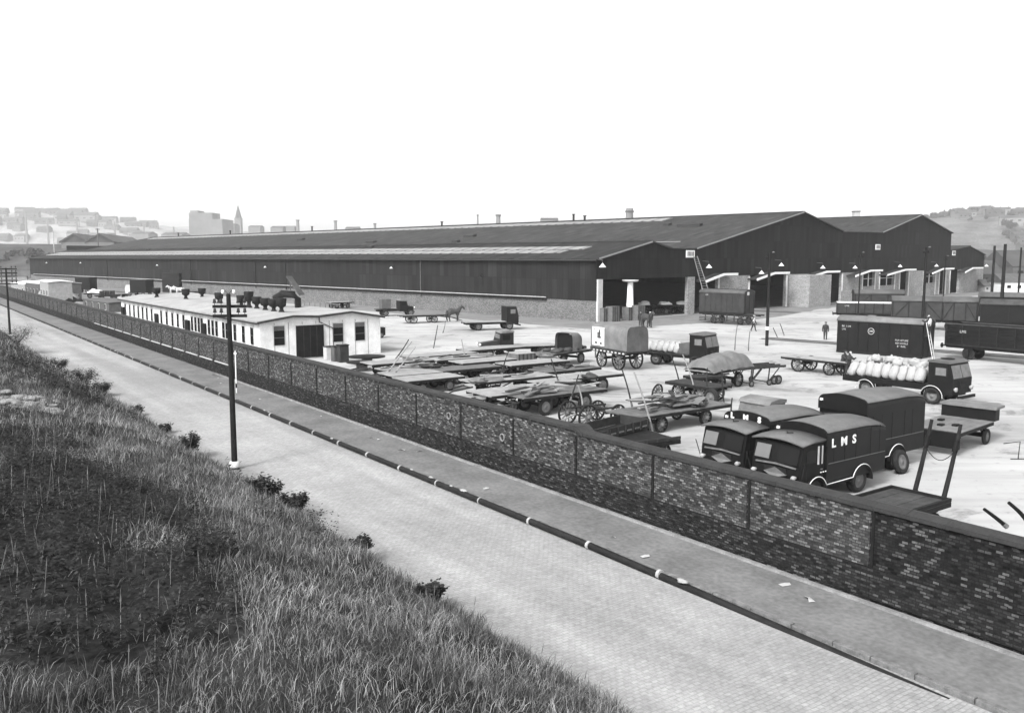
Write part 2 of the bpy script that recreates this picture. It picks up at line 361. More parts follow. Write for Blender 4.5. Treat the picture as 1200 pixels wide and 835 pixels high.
# sloped coping step at the change of height
MB().prism([(21.2,2.2),(21.2,2.31),(21.5,2.49),(21.9,2.49),(21.9,2.4)],.09,-T-.09,'y').build('coping_step',COP,wall)
js=[10.9+3.56*k for k in range(-6,47)]
for k,a in enumerate(js):
    d=MB();d.box((a,.012,1.5),(.07,.03,1.3));d.box((a+.12,.011,2.08),(.3,.03,.09)) if k%2 else None
    d.build('expansion_joint',paint('dark_joint',.012,.9,4,.3),wall)
    if a>40: pass
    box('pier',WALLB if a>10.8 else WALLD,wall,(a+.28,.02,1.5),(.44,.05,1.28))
for k,a in enumerate(js):
    if 55<a<100: box('plinth_ledge',paint('pale_ledge',.4,.8,3,.15),wall,(a+1.78,.055,.87),(2.9,.09,.06))
for px,py in((549,492),(591,513)):
    g=G(px,py,1.35);a=(g-WL0).dot(WD)+10
    MB().lathe([(.11,0),(.155,0),(.155,.05),(.11,.05),(.11,0)],20,(a,0.02,1.62 if px<560 else 1.38),'y').build('drain_ring',paint('pale_ring',.17,.7,5,.2),wall)
MB().prism([(.0,-.01),(.0,.06),(.12,.06),(.14,-.01)],-20,60,'x').build('edging',paint('edging_stone',.22,.85,2,.35,fine=.3),wall).location.y=.075
# pipe along the gutter
pipe=thing('gutter_pipe','long dark iron pipe with pale collars lying in the gutter beside the kerb','pipe',loc=WP(0,KO-.28,-.11),rz=WAZ)
PIPE=paint('pipe_iron',.014,.6,3,.4,.15)
a=12.3
rp=random.Random(5)
a=1.3
while a<190:
    L=2.75;dz=lambda q:.11-.24*max(0,min(1,(17-q)/11));b=MB();b.tube([(a,0,dz(a)),(a+L,0,dz(a+L))],.1,10);b.build('pipe_section',PIPE,pipe)
    if 13<a<110:
        b=MB();k_=rp.uniform(.02,.055);b.tube([(a-k_,0,.11),(a+k_,0,.11)],.122,12);b.build('collar',paint('limewashed_iron',.22,.8,9,.7),pipe)
    if 11<a<80:
        for _ in range(rp.choice((0,0,1,2))):
            b=MB();k_=rp.uniform(.05,.13);q=a+rp.uniform(.3,2.4);b.blob((q,rp.uniform(-.07,.05),.2),(k_*1.5,k_*.8,.035),int(q*7),.4,8,5);b.build('mortar_lump',paint('limewashed_iron',.3),pipe)
    a+=L
# litter and droppings on pavement
LIT=paint('paper_litter',.35,.8,5,.15)
rl=random.Random(11)
for i in range(15):
    a=rl.uniform(8,60);n=rl.uniform(KO+.3,-.4);g=WP(a,n,.01)
    b=MB();k=rl.uniform(.07,.16);b.add([(-k,-k*.6,.01),(k,-k*.4,.012),(k*1.2,k*.5,.03),(0,k*.3,.05),(-k*1.1,k*.6,.012)],[(0,1,3),(1,2,3),(3,4,0)])
    o=b.build('paper_scrap',LIT,None,loc=g,rz=rl.uniform(0,6));tag(o,'small pale scrap of paper lying flat on the pavement between kerb and wall','litter','paper scraps on the pavement')
# ================================================================ grassy bank
FOOT=10.15
def bankh(n,w):
    s=FOOT-n+.35*noise.noise(Vector((w*.12,0,3)))+.2*noise.noise(Vector((w*.5,n*.3,8)))
    if s<0: h=s*1.3
    else: h=3.6*(1-math.exp(-s*.62/3.6*1.15)) if s<30 else 3.6
    f=min(1,max(0,s)/1.2)
    h+=f*(.28*noise.noise(Vector((n*.35,w*.35,1)))+.12*noise.noise(Vector((n*.9,w*.9,5))))
    return h
def bfoot(w): 
    return FOOT+.6*math.sin(w*.06)*.3
nn=90;ws=[];w=-14
while w<330: ws.append(w); w+=.3 if w<40 else (.7 if w<90 else 4)
ns=[-14+ (FOOT+.9+14)*i/nn for i in range(nn+1)]
vs=[];fs=[]
for w in ws:
    for n in ns: vs.append(NW(n,w,bankh(n,w)))
k=len(ns)
for i in range(len(ws)-1):
    for j in range(k-1): fs.append((i*k+j,i*k+j+1,(i+1)*k+j+1,(i+1)*k+j))
m,nt,p=newmat('bank_soil_and_thatch');tc=nd(nt,'ShaderNodeTexCoord');O=tc.outputs['Object']
n1=nd(nt,'ShaderNodeTexNoise',Scale=.5,Detail=8.0,Roughness=.7);nt.links.new(O,n1.inputs['Vector']);r1=ramp(nt,n1.outputs['Fac'],[(.35,.012),(.65,.05)])
n2=nd(nt,'ShaderNodeTexNoise',Scale=9.0,Detail=6.0,Roughness=.8);nt.links.new(O,n2.inputs['Vector']);r2=ramp(nt,n2.outputs['Fac'],[(.3,.5),(.7,1.3)])
o=mixc(nt,'MULTIPLY',1.0,r1.outputs[0],r2.outputs[0]);nt.links.new(o,p.inputs['Base Color']);p.inputs['Roughness'].default_value=1;p.inputs['Specular IOR Level'].default_value=.05
bk=MB().add(vs,fs,True).build('embankment',m);bk['kind']='structure'
# grass blades, real faces scattered over the bank, thinning with distance
def grassmat(name,lo,mid,hi):
    m,nt,p=newmat(name);ge=nd(nt,'ShaderNodeNewGeometry');tc=nd(nt,'ShaderNodeTexCoord')
    r=ramp(nt,ge.outputs['Random Per Island'],[(0,lo),(.55,mid),(1,hi)])
    n1=nd(nt,'ShaderNodeTexNoise',Scale=.45,Detail=5.0,Roughness=.65);nt.links.new(tc.outputs['Object'],n1.inputs['Vector']);r1=ramp(nt,n1.outputs['Fac'],[(.36,.4),(.62,1.35)])
    o=mixc(nt,'MULTIPLY',1.0,r.outputs[0],r1.outputs[0]);nt.links.new(o,p.inputs['Base Color']);p.inputs['Roughness'].default_value=.7;p.inputs['Specular IOR Level'].default_value=.05
    return m
rg=np.random.default_rng(4)
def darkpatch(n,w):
    return noise.noise(Vector((n*.22,w*.16,20)))*.7+noise.noise(Vector((n*.7,w*.6,21)))*.5+.55*math.exp(-((n-2.6)/2.6)**2-((w-19)/8)**2)-.12  # broad hump term adds the vignette-like dark area at the left
def blades(zones,hh,ww,mat,name,keep):
    V=[];Fc=[];c=0
    for (w0,w1,n0,n1,dens,hs,wsx) in zones:
        cnt=int((w1-w0)*(n1-n0)*dens)
        A=rg.uniform(w0,w1,cnt);Bn=rg.uniform(n0,n1,cnt)
        for w,n in zip(A,Bn):
            if not keep(n,w,rg.random()): continue
            if n>FOOT+.05+.7*noise.noise(Vector((w*.8,2,2)))+.3*noise.noise(Vector((w*3,2,2))): continue
            h=max(-.1,bankh(n,w)); b=NW(n,w,h-.02)
            L=hh*hs*rg.uniform(.5,1.3);t=rg.uniform(0,6.283);lean=rg.uniform(.25,1.25)*L;L*=rg.uniform(.6,1)
            # prevailing lean to the right in the picture
            dx=math.cos(t)*lean*.8+.12*L;dy=math.sin(t)*lean*.7
            L*=.55+1.1*max(0,.5+noise.noise(Vector((n*1.6,w*1.6,31))))
            s=rg.uniform(0,3.14);wx=ww*wsx*math.cos(s)*.5;wy=ww*wsx*math.sin(s)*.5
            x,y,z=b
            V+= [(x-wx,y-wy,z),(x+wx,y+wy,z),(x+dx*.35+wx*.8,y+dy*.35+wy*.8,z+L*.6),(x+dx*.35-wx*.8,y+dy*.35-wy*.8,z+L*.6),(x+dx,y+dy,z+L*.95)]
            Fc+= [(c,c+1,c+2,c+3),(c+3,c+2,c+4)];c+=5
    me=bpy.data.meshes.new(name);me.from_pydata(V,[],Fc);me.materials.append(mat)
    o=bpy.data.objects.new(name,me);COL.objects.link(o);return o
zon=[(-2,14,-4,10.95,420*GD,1,1),(14,28,-2,10.95,280*GD,1,1.2),(28,50,0,10.95,120*GD,1.2,1.6),(50,110,2,10.95,24*GD,1.5,3)]
g=blades(zon,.24,.0095,grassmat('dry_grass',.035,.13,.36),'grass',lambda n,w,r: darkpatch(n,w)<.18 or r<.1)
tag(g,'long dry wind-bent grass covering the railway bank','grass',kind='stuff')
# dark broad-leaved weeds, massed at the left to imitate vignette darkening
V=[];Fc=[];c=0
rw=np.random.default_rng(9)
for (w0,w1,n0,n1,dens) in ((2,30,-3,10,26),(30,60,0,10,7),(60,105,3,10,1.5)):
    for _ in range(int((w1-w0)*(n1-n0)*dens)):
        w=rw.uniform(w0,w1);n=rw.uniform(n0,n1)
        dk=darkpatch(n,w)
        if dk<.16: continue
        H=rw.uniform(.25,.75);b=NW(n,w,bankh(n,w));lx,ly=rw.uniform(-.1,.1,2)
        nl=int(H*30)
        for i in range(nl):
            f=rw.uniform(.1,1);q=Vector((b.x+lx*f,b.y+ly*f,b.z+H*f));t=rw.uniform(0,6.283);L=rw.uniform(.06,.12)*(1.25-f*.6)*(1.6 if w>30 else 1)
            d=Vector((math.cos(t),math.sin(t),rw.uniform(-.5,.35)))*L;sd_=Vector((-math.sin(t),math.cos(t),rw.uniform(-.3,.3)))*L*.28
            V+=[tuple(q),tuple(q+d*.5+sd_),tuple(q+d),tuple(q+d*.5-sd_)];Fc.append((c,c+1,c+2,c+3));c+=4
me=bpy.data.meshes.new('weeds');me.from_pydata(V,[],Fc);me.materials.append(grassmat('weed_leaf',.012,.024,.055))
o=bpy.data.objects.new('weeds',me);COL.objects.link(o);tag(o,'dark broad-leaved weeds and nettles massed to darken the left of the bank','weeds',kind='stuff')
# single bushes along the edge of the road
LEAF=grassmat('bush_leaf',.02,.04,.08)
def bush(px,py,h,wd,label,seed,z=.35):
    g=G(px,py,z);n0_=g.x*N.x+g.y*N.y;w0_=g.x*W.x+g.y*W.y;g.z=max(-.1,bankh(n0_,w0_))+.22;r=np.random.default_rng(seed);t=thing('bush',label,'bush','shrubs along the foot of the bank',(g.x,g.y,g.z-.25))
    st=MB();lf=MB()
    for k in range(12):
        a=r.uniform(0,6.28);e=Vector((math.cos(a)*wd*.45*r.uniform(.4,1),math.sin(a)*wd*.45*r.uniform(.4,1),h*r.uniform(.6,1)))
        st.tube([(0,0,0),e*.5+Vector((0,0,.08)),e],[.02,.014,.006],5)
        for j in range(190):
            f=r.uniform(.3,1.05);q=e*min(f,.95)+Vector(r.normal(0,.11,3))*wd*.6;an=r.uniform(0,6.28);L=r.uniform(.06,.13)
            if q.z<.02:q.z=.02
            d=Vector((math.cos(an),math.sin(an),r.uniform(-.4,.5)))*L;s=Vector((-math.sin(an),math.cos(an),r.uniform(-.4,.4)))*L*.35
            lf.add([q,q+d*.5+s,q+d,q+d*.5-s],[(0,1,2,3)])
    st.build('stem',WOODD,t);lf.build('foliage',LEAF,t)
bush(313,590,.6,1.3,'low dark leafy bush at the bank foot right of the near telegraph pole',1)
bush(345,598,.55,1.1,'smaller dark bush nearest the road, right of its larger neighbour',2,.2)
bush(98,446,.95,2.0,'dark bush at the edge of the road below the far telegraph pole',3,.4)
bush(118,458,.7,1.4,'low spreading bush just right of the dark bush by the far pole',4,.2)
bush(225,522,.8,1.0,'thin upright sprig of bush on the bank left of the near pole',5,.4)
bush(20,408,1.5,3.4,'scrubby bush beneath the far telegraph pole',6,.4)
bush(160,478,.5,.9,'small bush at the road edge between the two telegraph poles',9,.3)
bush(192,497,.45,.8,'tiny tuft of bush right of the small one between the poles',10,.3)
bush(420,645,.4,.8,'small leafy tuft at the bank foot in the lower middle',11,.25)
bush(505,700,.4,.7,'small leafy tuft near the bottom of the bank foot',12,.25)
bush(70,428,.8,1.6,'bush between the far pole and the dark road-edge bush',13,.4)
# seeding stalks
V=MB();rq=random.Random(8)
for i in range(420):
    w=rq.uniform(4,32);n=rq.uniform(-2,8.7);b=NW(n,w,bankh(n,w)-.02);L=rq.uniform(.35,.75);d=Vector((rq.gauss(.08,.12),rq.gauss(0,.12),1))*L;s=Vector((.005,.003,0))
    V.add([b-s,b+s,b+d+s*.6,b+d-s*.6],[(0,1,2,3)]);V.add([b+d*.8-s*1.8,b+d*.8+s*1.8,b+d*1.06],[(0,1,2)])
o=V.build('dead_stalks',paint('dead_stalk',.2,.9,2,.5));tag(o,'thin dead seed stalks standing above the grass of the bank','stalks',kind='stuff')
# pale stones
st=MB();rs=random.Random(2)
for i in range(26):
    g0=G(rs.uniform(2,62),rs.uniform(468,490),2.2);n_=g0.x*N.x+g0.y*N.y;w_=g0.x*W.x+g0.y*W.y
    z=bankh(n_,w_); st.blob((g0.x-G(30,480,2.2).x,g0.y-G(30,480,2.2).y,z-2.0),(rs.uniform(.2,.6),rs.uniform(.15,.45),rs.uniform(.06,.14)),i,.3,8,6)
q=G(30,480,2.2);o=st.build('rubble_patch',paint('pale_rubble',.28,.9,3,.35,.1,.4,fine=.3),None,loc=(q.x,q.y,2.05));tag(o,'pale patch of flat rubble lying in the grass at the left of the bank','rubble',kind='stuff')
# ================================================================ telegraph poles by the road
def tpole(px,py,H,label,arms,heading,armL,base_white=True,low=None):
    g=G(px,py,0);t=thing('telegraph_pole',label,'telegraph pole','telegraph poles beside the road',(g.x,g.y,0),heading)
    MB().tube([(0,0,0),(0,0,H*.5),(0,0,H)],[.115,.10,.082],12).build('pole',CREO,t)
    if base_white: MB().lathe([(.2,-.02),(.2,.14),(.16,.2),(.1,.2)],14).build('footing',paint('white_footing',.55,.8,4,.2),t)
    for i,z in enumerate(arms):
        box('crossarm',CREO,t,(0,.16,z),(armL,.09,.11))
        for k,x in enumerate((-.44,-.25,.25,.44)):
            b=MB();b.tube([(x*armL,.16,z+.05),(x*armL,.16,z+.16)],.012,6);b.build('insulator_pin',CHASSIS,t)
            MB().lathe([(.0,z+.3),(.05,z+.28),(.055,z+.2),(.075,z+.13),(.0,z+.13)],10,(x*armL,.16,0)).build('insulator',GREYD if i or True else INS,t)
    return t
H1=CH-(0)  # near pole height from the measured pixels
t=tpole(275,546,6.62,'near telegraph pole with two crossarms standing at the road edge',[5.78,6.14],ang((1,.12)),1.25)
b=MB()
for s in(-1,1): b.tube([(0,0,6.6),(s*.12,0,6.75),(s*.2,0,6.6)],.015,5)
b.build('top_bracket',CHASSIS,t)
for s in(-1,1): MB().lathe([(0,.16),(.05,.14),(.06,.05),(.03,0)],10,(s*.2,0,6.62)).build('insulator',INS,t)
tpole(12,394,6.9,'far telegraph pole with four crossarms at the left end of the road',[5.3,5.65,6.05,6.4,6.8],ang((1,.3)),1.9)
# striped post on the pavement
g=G(277.3,460,0);t=thing('marker_post','thin white post standing on the kerb behind the near telegraph pole','post',loc=(g.x,g.y,0))
MB().tube([(0,0,0),(0,0,2.5)],.035,8).build('post',WHITE,t);MB().tube([(0,0,.3),(0,0,.55)],.045,8).build('band',BLACK,t);box('cap',WHITE,t,(0,0,2.35),(.16,.05,.08))
# ================================================================ goods shed
def along(P0,d,px,z=0):
    lo,hi=-60.0,600.0
    f=lambda t:PX(Vector((P0.x+d.x*t,P0.y+d.y*t,z)))-px
    s=f(lo)
    for _ in range(60):
        m_=(lo+hi)/2
        if (f(m_)>0)==(s>0): lo=m_
        else: hi=m_
    return lo
S0=Vector((10.5,108,0))
shed=thing('goods_shed','very long dark clad railway goods shed filling the far side of the yard','goods shed',loc=S0,rz=ang(C))
fx=lambda px,z=2: along(S0,C,px,z)
sy=lambda px,z=2: along(S0,B,px,z)
prof=[(0,7.7),(10.8,9.9),(15.2,9.05),(21.1,9.08),(51.6,15.16),(66.1,12.36),(82.4,12.5),(100.5,16.3),(118.5,13.0)]
prof3=[(118.5,9.3),(129.6,10.3),(140.4,8.4)]
L1,L2=231,265
CLAD=corr('dark_cladding',.017,24,.03,0,.14,.18);CLADS=corr('dark_side_cladding',.022,24,.03,1,.14,.18)
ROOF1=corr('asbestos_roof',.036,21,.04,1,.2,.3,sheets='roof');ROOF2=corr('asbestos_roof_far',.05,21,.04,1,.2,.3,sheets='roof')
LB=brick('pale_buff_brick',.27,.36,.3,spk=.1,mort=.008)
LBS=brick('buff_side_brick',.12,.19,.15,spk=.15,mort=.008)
HEAD=5.25
MB().prism([(0,HEAD)]+prof+prof3+[(140.4,HEAD)],0,.25).build('gable_cladding',CLAD,shed)
# roof slabs
def slab(name,a,b,y0,y1,mat,th=.14,par=shed):
    (x0,z0),(x1,z1)=a,b
    return MB().prism([(x0,z0+.02),(x1,z1+.02),(x1,z1+.02+th),(x0,z0+.02+th)],y0,y1).build(name,mat,par)
pr=prof
slab('roof',(-.45,7.62),pr[1],-.35,L1,ROOF1);slab('roof',pr[1],pr[2],-.35,L1,ROOF1);slab('roof',(15.21,9.05),pr[3],-.2,L1,ROOF1,.1)
slab('roof',(21.11,9.1),pr[4],-.35,L2,ROOF2);slab('roof',pr[4],pr[5],-.35,L2,ROOF2);slab('roof',(66.11,12.3),pr[6],-.2,L2,ROOF2,.1)
slab('roof',(82.41,12.52),pr[7],-.35,L2,ROOF2);slab('roof',pr[7],pr[8],-.35,L2,ROOF2)
slab('roof',(118.3,9.3),prof3[1],-.35,L1,ROOF2);slab('roof',prof3[1],prof3[2],-.35,L1,ROOF2)
TRIM=paint('pale_barge_trim',.22,.6,3,.15);RIDGE=paint('ridge_cap',.035,.7,3,.2)
for (a,b,m_) in ((pr[0],pr[1],TRIM),(pr[3],pr[4],TRIM),(pr[4],pr[5],RIDGE),(pr[6],pr[7],TRIM),(pr[7],pr[8],RIDGE),(pr[1],pr[2],RIDGE)):
    MB().bar((a[0],-.39,a[1]+.1),(b[0],-.39,b[1]+.1),.06,.2).build('barge_board',m_,shed)
for p_,L in((pr[1],L1),(pr[4],L2),(pr[7],L2),(prof3[1],L1)):
    MB().bar((p_[0],-.4,p_[1]+.22),(p_[0],L,p_[1]+.22),.4,.12).build('ridge_capping',RIDGE,shed)
# glazed roof lights
m,nt,p=newmat('roof_glazing');tc=nd(nt,'ShaderNodeTexCoord');sp=nd(nt,'ShaderNodeSeparateXYZ');nt.links.new(tc.outputs['Object'],sp.inputs[0])
w_=nd(nt,'ShaderNodeMath',_operation='MULTIPLY');nt.links.new(sp.outputs[1],w_.inputs[0]);w_.inputs[1].default_value=1/2.4
fr=nd(nt,'ShaderNodeMath',_operation='FRACT');nt.links.new(w_.outputs[0],fr.inputs[0]);rr=ramp(nt,fr.outputs[0],[(0,.05),(.2,.06),(.28,.24),(1,.2)])
nn_=nd(nt,'ShaderNodeTexNoise',Scale=.35,Detail=5.0);nt.links.new(tc.outputs['Object'],nn_.inputs['Vector']);r2=ramp(nt,nn_.outputs['Fac'],[(.3,.55),(.6,1.0)])
o=mixc(nt,'MULTIPLY',1.0,rr.outputs[0],r2.outputs[0]);nt.links.new(o,p.inputs['Base Color']);p.inputs['Roughness'].default_value=.35
RG=m
def onroof(name,a,b,f0,f1,y0,y1,mat,h=.1):
    A=Vector((a[0],0,a[1]));Bv=Vector((b[0],0,b[1]));q0=A.lerp(Bv,f0);q1=A.lerp(Bv,f1)
    return MB().prism([(q0.x,q0.z+.165),(q1.x,q1.z+.165),(q1.x,q1.z+.165+h),(q0.x,q0.z+.165+h)],y0,y1).build(name,mat,shed)
onroof('roof_light',pr[0],pr[1],.28,.44,9,L1-6,RG);onroof('roof_light',pr[0],pr[1],.50,.67,7,L1-6,RG)
onroof('roof_light',pr[3],pr[4],.85,.93,24,L2-8,RG,.15);
onroof('roof_walkway',pr[3],pr[4],.16,.17,6,L2-4,TRIM,.05)
for f,y,l in((.62,12,4.5),(.66,19,1.2),(.45,62,3),(.3,90,3),(.5,130,2.5),(.25,60,1.5)): onroof('roof_vent',pr[3],pr[4],f,f+.03,y,y+l,RIDGE,.4)
for i in range(3): onroof('roof_vent',pr[0],pr[1],.8,.86,60+50*i,61.5+50*i,RIDGE,.3)
for i,(x,y,h) in enumerate(((51.6,50,.7),(51.6,47,.3),(51.6,92,.4),(51.6,150,.7),(51.6,200,.6),(51.6,240,.6))): MB().tube([(x,y,15.2),(x,y,15.2+h+.6),(x,y,15.2+h+.8)],[.22,.22,.42],8).build('cowl',RIDGE,shed)
# side wall along the yard
dy0,dy1=sy(213,3),sy(193,3)
box('side_cladding',CLADS,shed,(.12,L1/2,5.15),(.24,L1-.01,5.1))
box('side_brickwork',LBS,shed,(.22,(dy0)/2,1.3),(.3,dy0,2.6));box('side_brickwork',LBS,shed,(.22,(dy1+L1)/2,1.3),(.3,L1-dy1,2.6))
box('side_door',BLACK,shed,(-.3,(dy0+dy1)/2,2.2),(.7,dy1-dy0,4.4));
for a_,b_ in((8.5,dy0-.5),(dy1+.5,L1-4)): 
    MB().tube([(-.22,a_,2.78),(-.22,b_,2.78)],.075,8).build('wall_pipe',paint('limed_pipe',.32,.6,2,.2),shed)
    box('pipe_shelf',BLACK,shed,(-.1,(a_+b_)/2,2.5),(.22,b_-a_,.14))
MB().tube([(-.5,-.3,7.58),(-.5,L1,7.58)],.11,6).build('gutter',RIDGE,shed)
for px in(493.5,335.5,224,126,300): 
    y=sy(px,5);MB().tube([(-.12,y,7.5),(-.12,y,2.0)],.08,6).build('downpipe',GREY if px==493.5 else BLACK,shed)
for px,pz in((57,6.2),(97,6.3),(187,6.0),(314,6.0),(462,6.2),(566,5)):
    y=sy(px,pz);MB().lathe([(.04,.3),(.08,.22),(.3,0),(.28,0)],12,(-.6,y,pz)).build('side_lamp',INS if px!=566 else CHASSIS,shed);MB().tube([(-.6,y,pz+.3),(-.6,y,pz+.55),(0,y,pz+.4)],.03,5).build('lamp_arm',CHASSIS,shed)
# corner pier of painted brick
box('corner_pier',WHITE if False else paint('limewash_pier',.5,.8,2,.15,fine=.2),shed,(.45,-.07,HEAD/2),(.9,.3,HEAD-.01))
# the far walls close the hall
box('rear_wall',CLADS,shed,(70,L1-1,4.2),(139.5,.3,8.4));box('rear_wall',CLADS,shed,(69.8,L2-1,6),(97,.3,12.0));box('far_side_wall',CLADS,shed,(140.2,L1/2,4.1),(.3,L1-.5,8.2))
box('main_side_wall',CLADS,shed,(21.2,(L1+L2)/2,4.5),(.2,L2-L1,9));box('clerestory_wall',CLADS,shed,(118.4,L1/2,11.1),(.2,L1,3.6));box('inner_floor',paint('shed_floor',.12,.9,.5,.3,fine=.3),shed,(70,L1/2,.006),(139,L1-2,.02))
# front openings and piers
ops=[(703,806),(814,841),(878,921),(950.5,986),(1010.5,1024.5),(1030.5,1047.5),(1054,1064),(1082,1095.5),(1100.5,1107.5),(1113,1124)]
xs=[(fx(a),fx(b)) for a,b in ops]
prev=xs[0][1]
for i,(a,b) in enumerate(xs[1:]):
    w=a-prev
    if i>0 or True:
        c=(a+prev)/2; deep=.5
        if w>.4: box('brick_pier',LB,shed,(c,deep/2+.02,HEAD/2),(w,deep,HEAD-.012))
        if w>2:
            for e in(prev+.14,a-.14): box('pier_quoin',paint('limewash',.6,.8,3,.15),shed,(e,-.02,HEAD/2-.1),(.28,.12,HEAD-.25))
    prev=b
a=prev;box('brick_pier',LB,shed,((a+140.4)/2,.3,HEAD/2),(140.4-a,.5,HEAD-.012))
# the deep projecting piers between the rail roads
for a,b in((921,951),):
    x0,x1=fx(a),fx(b);box('buttress_pier',LB,shed,((x0+x1)/2+.3,-1.8,2.55),(x1-x0-1.2,3.5,5.1))
x0,x1=fx(970),fx(985);box('low_wall',LB,shed,((x0+x1)/2,-2.2,1.1),(x1-x0,.4,2.2))
for i in(4,5,7): 
    a,b=xs[i];box('window_sill_wall',LB,shed,((a+b)/2,.2,1.3),(b-a,.35,2.6));box('glazing_bar',WHITE,shed,((a+b)/2,.1,HEAD/2+1),(.16,.12,2.5));box('glazing_bar',CREAM,shed,((a+b)/2,.1,4.0),(b-a,.1,.12))
# raking canopies over the roads with white fascias
def canopy(pxs,z0,z1):
    a,b,c=[fx(q,5) for q in pxs]
    m_=MB();m_.prism([(a,z0),(b,z1),(c,z1),(c,z1+.34),(b,z1+.34),(a,z0+.34)],-1.72,-1.6);m_.build('canopy_fascia',WHITE,shed)
    m_=MB();m_.prism([(a,z0+.1),(b,z1+.1),(c,z1+.1),(c,z1+.3),(b,z1+.3),(a,z0+.3)],-1.598,-.002);m_.build('canopy',GREYD,shed)
for q in((816,837,853),(876,897,914),(937,958,973.5),(992,1010,1024),(1030,1051,1063.5),(1083,1096,1108.5),(1122,1131,1143)): canopy(q,4.45,5.35)
# white column in the first opening
x=fx(731);c_=thing('white_column','tall white tapering column with flat cap standing in the first shed opening','column',loc=S0+C.to_3d()*x-B.to_3d()*1.0)
MB().lathe([(.55,0),(.52,.1),(.36,4.6),(.36,4.85)],16).build('shaft',WHITE,c_);MB().lathe([(.0,4.86),(.9,4.86),(1.05,5.0),(1.05,5.12),(0,5.12)],18).build('cap',CREAM,c_)
# bracket lamps on the front
for px,py,pp in((698,311,1.3),(823,312,1.6),(885,319,2.2),(908,310,2.2),(957,313,1.7),(995,313,1.7),(1048,311.5,1.7),(1091,311,1.7),(1150,311,1.2)):
    x=fx(px,6);w0=S0+C.to_3d()*x;Y=w0.y;z=CH-(py-301)/1026.6*Y
    MB().lathe([(.05,.5),(.1,.4),(.42,.05),(.45,0),(.4,0)],12,(x,-1.1,z-.2)).build('wall_lamp',INS,shed);MB().tube([(x,-1.1,z+.3),(x,-1.0,z+.7),(x,-.0,z+.75)],.04,5).build('lamp_bracket',GREY,shed)
# number boards on the front
for px,py,wd in((807.5,297.5,2.0),(1027,289.5,2.0),(1116.5,296.5,1.9)):
    x=fx(px,8);w0=S0+C.to_3d()*x;z=CH-(py-301)/1026.6*w0.y
    bd=box('number_board',WHITE,shed,(x,-.2,z),(wd,.1,1.0))
    for k in range(5): box('number_mark',BLACK,bd,(x-wd*.32+k*wd*.16,-.27,z+.02),(.13,.03,.6))
# contents seen in the dark openings
def crate_stack(lbl,px,py,h):
    g=G(px,py);t=thing('packing_crate',lbl,'crate','crates standing inside the first shed opening',g,ang(C))
    b=MB();b.box((0,0,h/2),(1.5,1.1,h));b.build('box',WOOD,t)
    for k in range(4): box('batten',WOODD,t,(-.66+k*.44,-.57,h/2),(.09,.04,h-.02))
for i,px in enumerate((708,718,737,748)): crate_stack('tall wooden crate inside the first shed opening beside the white column',px,376.5-(i>1)*1.5,1.7+.2*(i%2))
m,nt,p=newmat('apron_asphalt');tc=nd(nt,'ShaderNodeTexCoord')
n1=nd(nt,'ShaderNodeTexNoise',Scale=.3,Detail=8.0,Roughness=.7,Distortion=.5);nt.links.new(tc.outputs['Object'],n1.inputs['Vector']);r=ramp(nt,n1.outputs['Fac'],[(.3,.12),(.7,.21)]);nt.links.new(r.outputs[0],p.inputs['Base Color']);p.inputs['Roughness'].default_value=.95;p.inputs['Specular IOR Level'].default_value=.1
ap=[(x,-9-2.5*math.sin(x*.09)-1.2*noise.noise(Vector((x*.3,0,0)))) for x in range(-9,146,3)]
o=MB().add([(x,y,.004) for x,y in ap]+[(144,0,.004),(0,0,.004),(0,225,.004),(-6,225,.004),(-7.5,60,.004),(-9,-5,.004)],[tuple(range(len(ap)+6))]).build('apron',m,None,loc=S0,rz=ang(C));o['kind']='structure'
# track into the shed and across the yard
RAILM=paint('rail_steel',.06,.5,4,.3,.5)
def track(c0,b0,b1,label):
    t=thing('railway_track',label,'track');M_=MB()
    for s in(-.72,.72):
        p0=C.to_3d()*(c0+s)+B.to_3d()*b0;p1=C.to_3d()*(c0+s)+B.to_3d()*b1
        b=MB();b.bar(p0+Vector((0,0,.03)),p1+Vector((0,0,.03)),.1,.07);b.build('rail',RAILM,t)
    p0=C.to_3d()*c0+B.to_3d()*b0;p1=C.to_3d()*c0+B.to_3d()*b1
    MB().bar(p0+Vector((0,0,.008)),p1+Vector((0,0,.008)),2.6,.016).build('track_bed',paint('oily_bed',.14,.9,.6,.45,fine=.4),t)
s0b=S0.dot(B.to_3d());s0c=S0.dot(C.to_3d())
track(77.9,6,44,'sunken rails running from the right edge beneath the dark open wagon')
track(s0c+34,s0b-9,s0b+60,'short sunken rails leading into the third opening of the shed')
# ================================================================ white hut
H0=NW(23.46,65.3)
hut=thing('hut','long low white prefabricated hut with dark roof ventilators behind the brick wall','hut',loc=H0,rz=ang(W))
HW=10.3;HL=47.0
HWM=paint('hut_white',.68,.7,.8,.2,.1,fine=.15);HR=paint('hut_roof_felt',.3,.85,.5,.2,.2,fine=.15)
hp=[(0,2.95),(-2.6,3.35),(-4.7,3.25),(-7.6,3.5),(-HW,3.0)]
MB().prism([(0,0)]+hp+[(-HW,0)],0,HL,'x').build('wall',HWM,hut)
rp_=[(.3,2.97)]+[(a,b+.03) for a,b in hp[1:-1]]+[(-HW-.3,3.0)]
MB().prism([(a,b+.0) for a,b in rp_]+[(a,b+.13) for a,b in rp_[::-1]],-.3,HL+.3,'x').build('roof',HR,hut)
MB().prism([(a,b-.06) for a,b in rp_]+[(a,b+.09) for a,b in rp_[::-1]],-.34,-.305,'x').build('eaves_board',GREYD,hut)
MB().tube([(-.3,.36,2.95),(HL,.36,2.95)],.07,6).build('gutter',GREYD,hut)
hx=lambda px:along(H0,W,px,1.8)
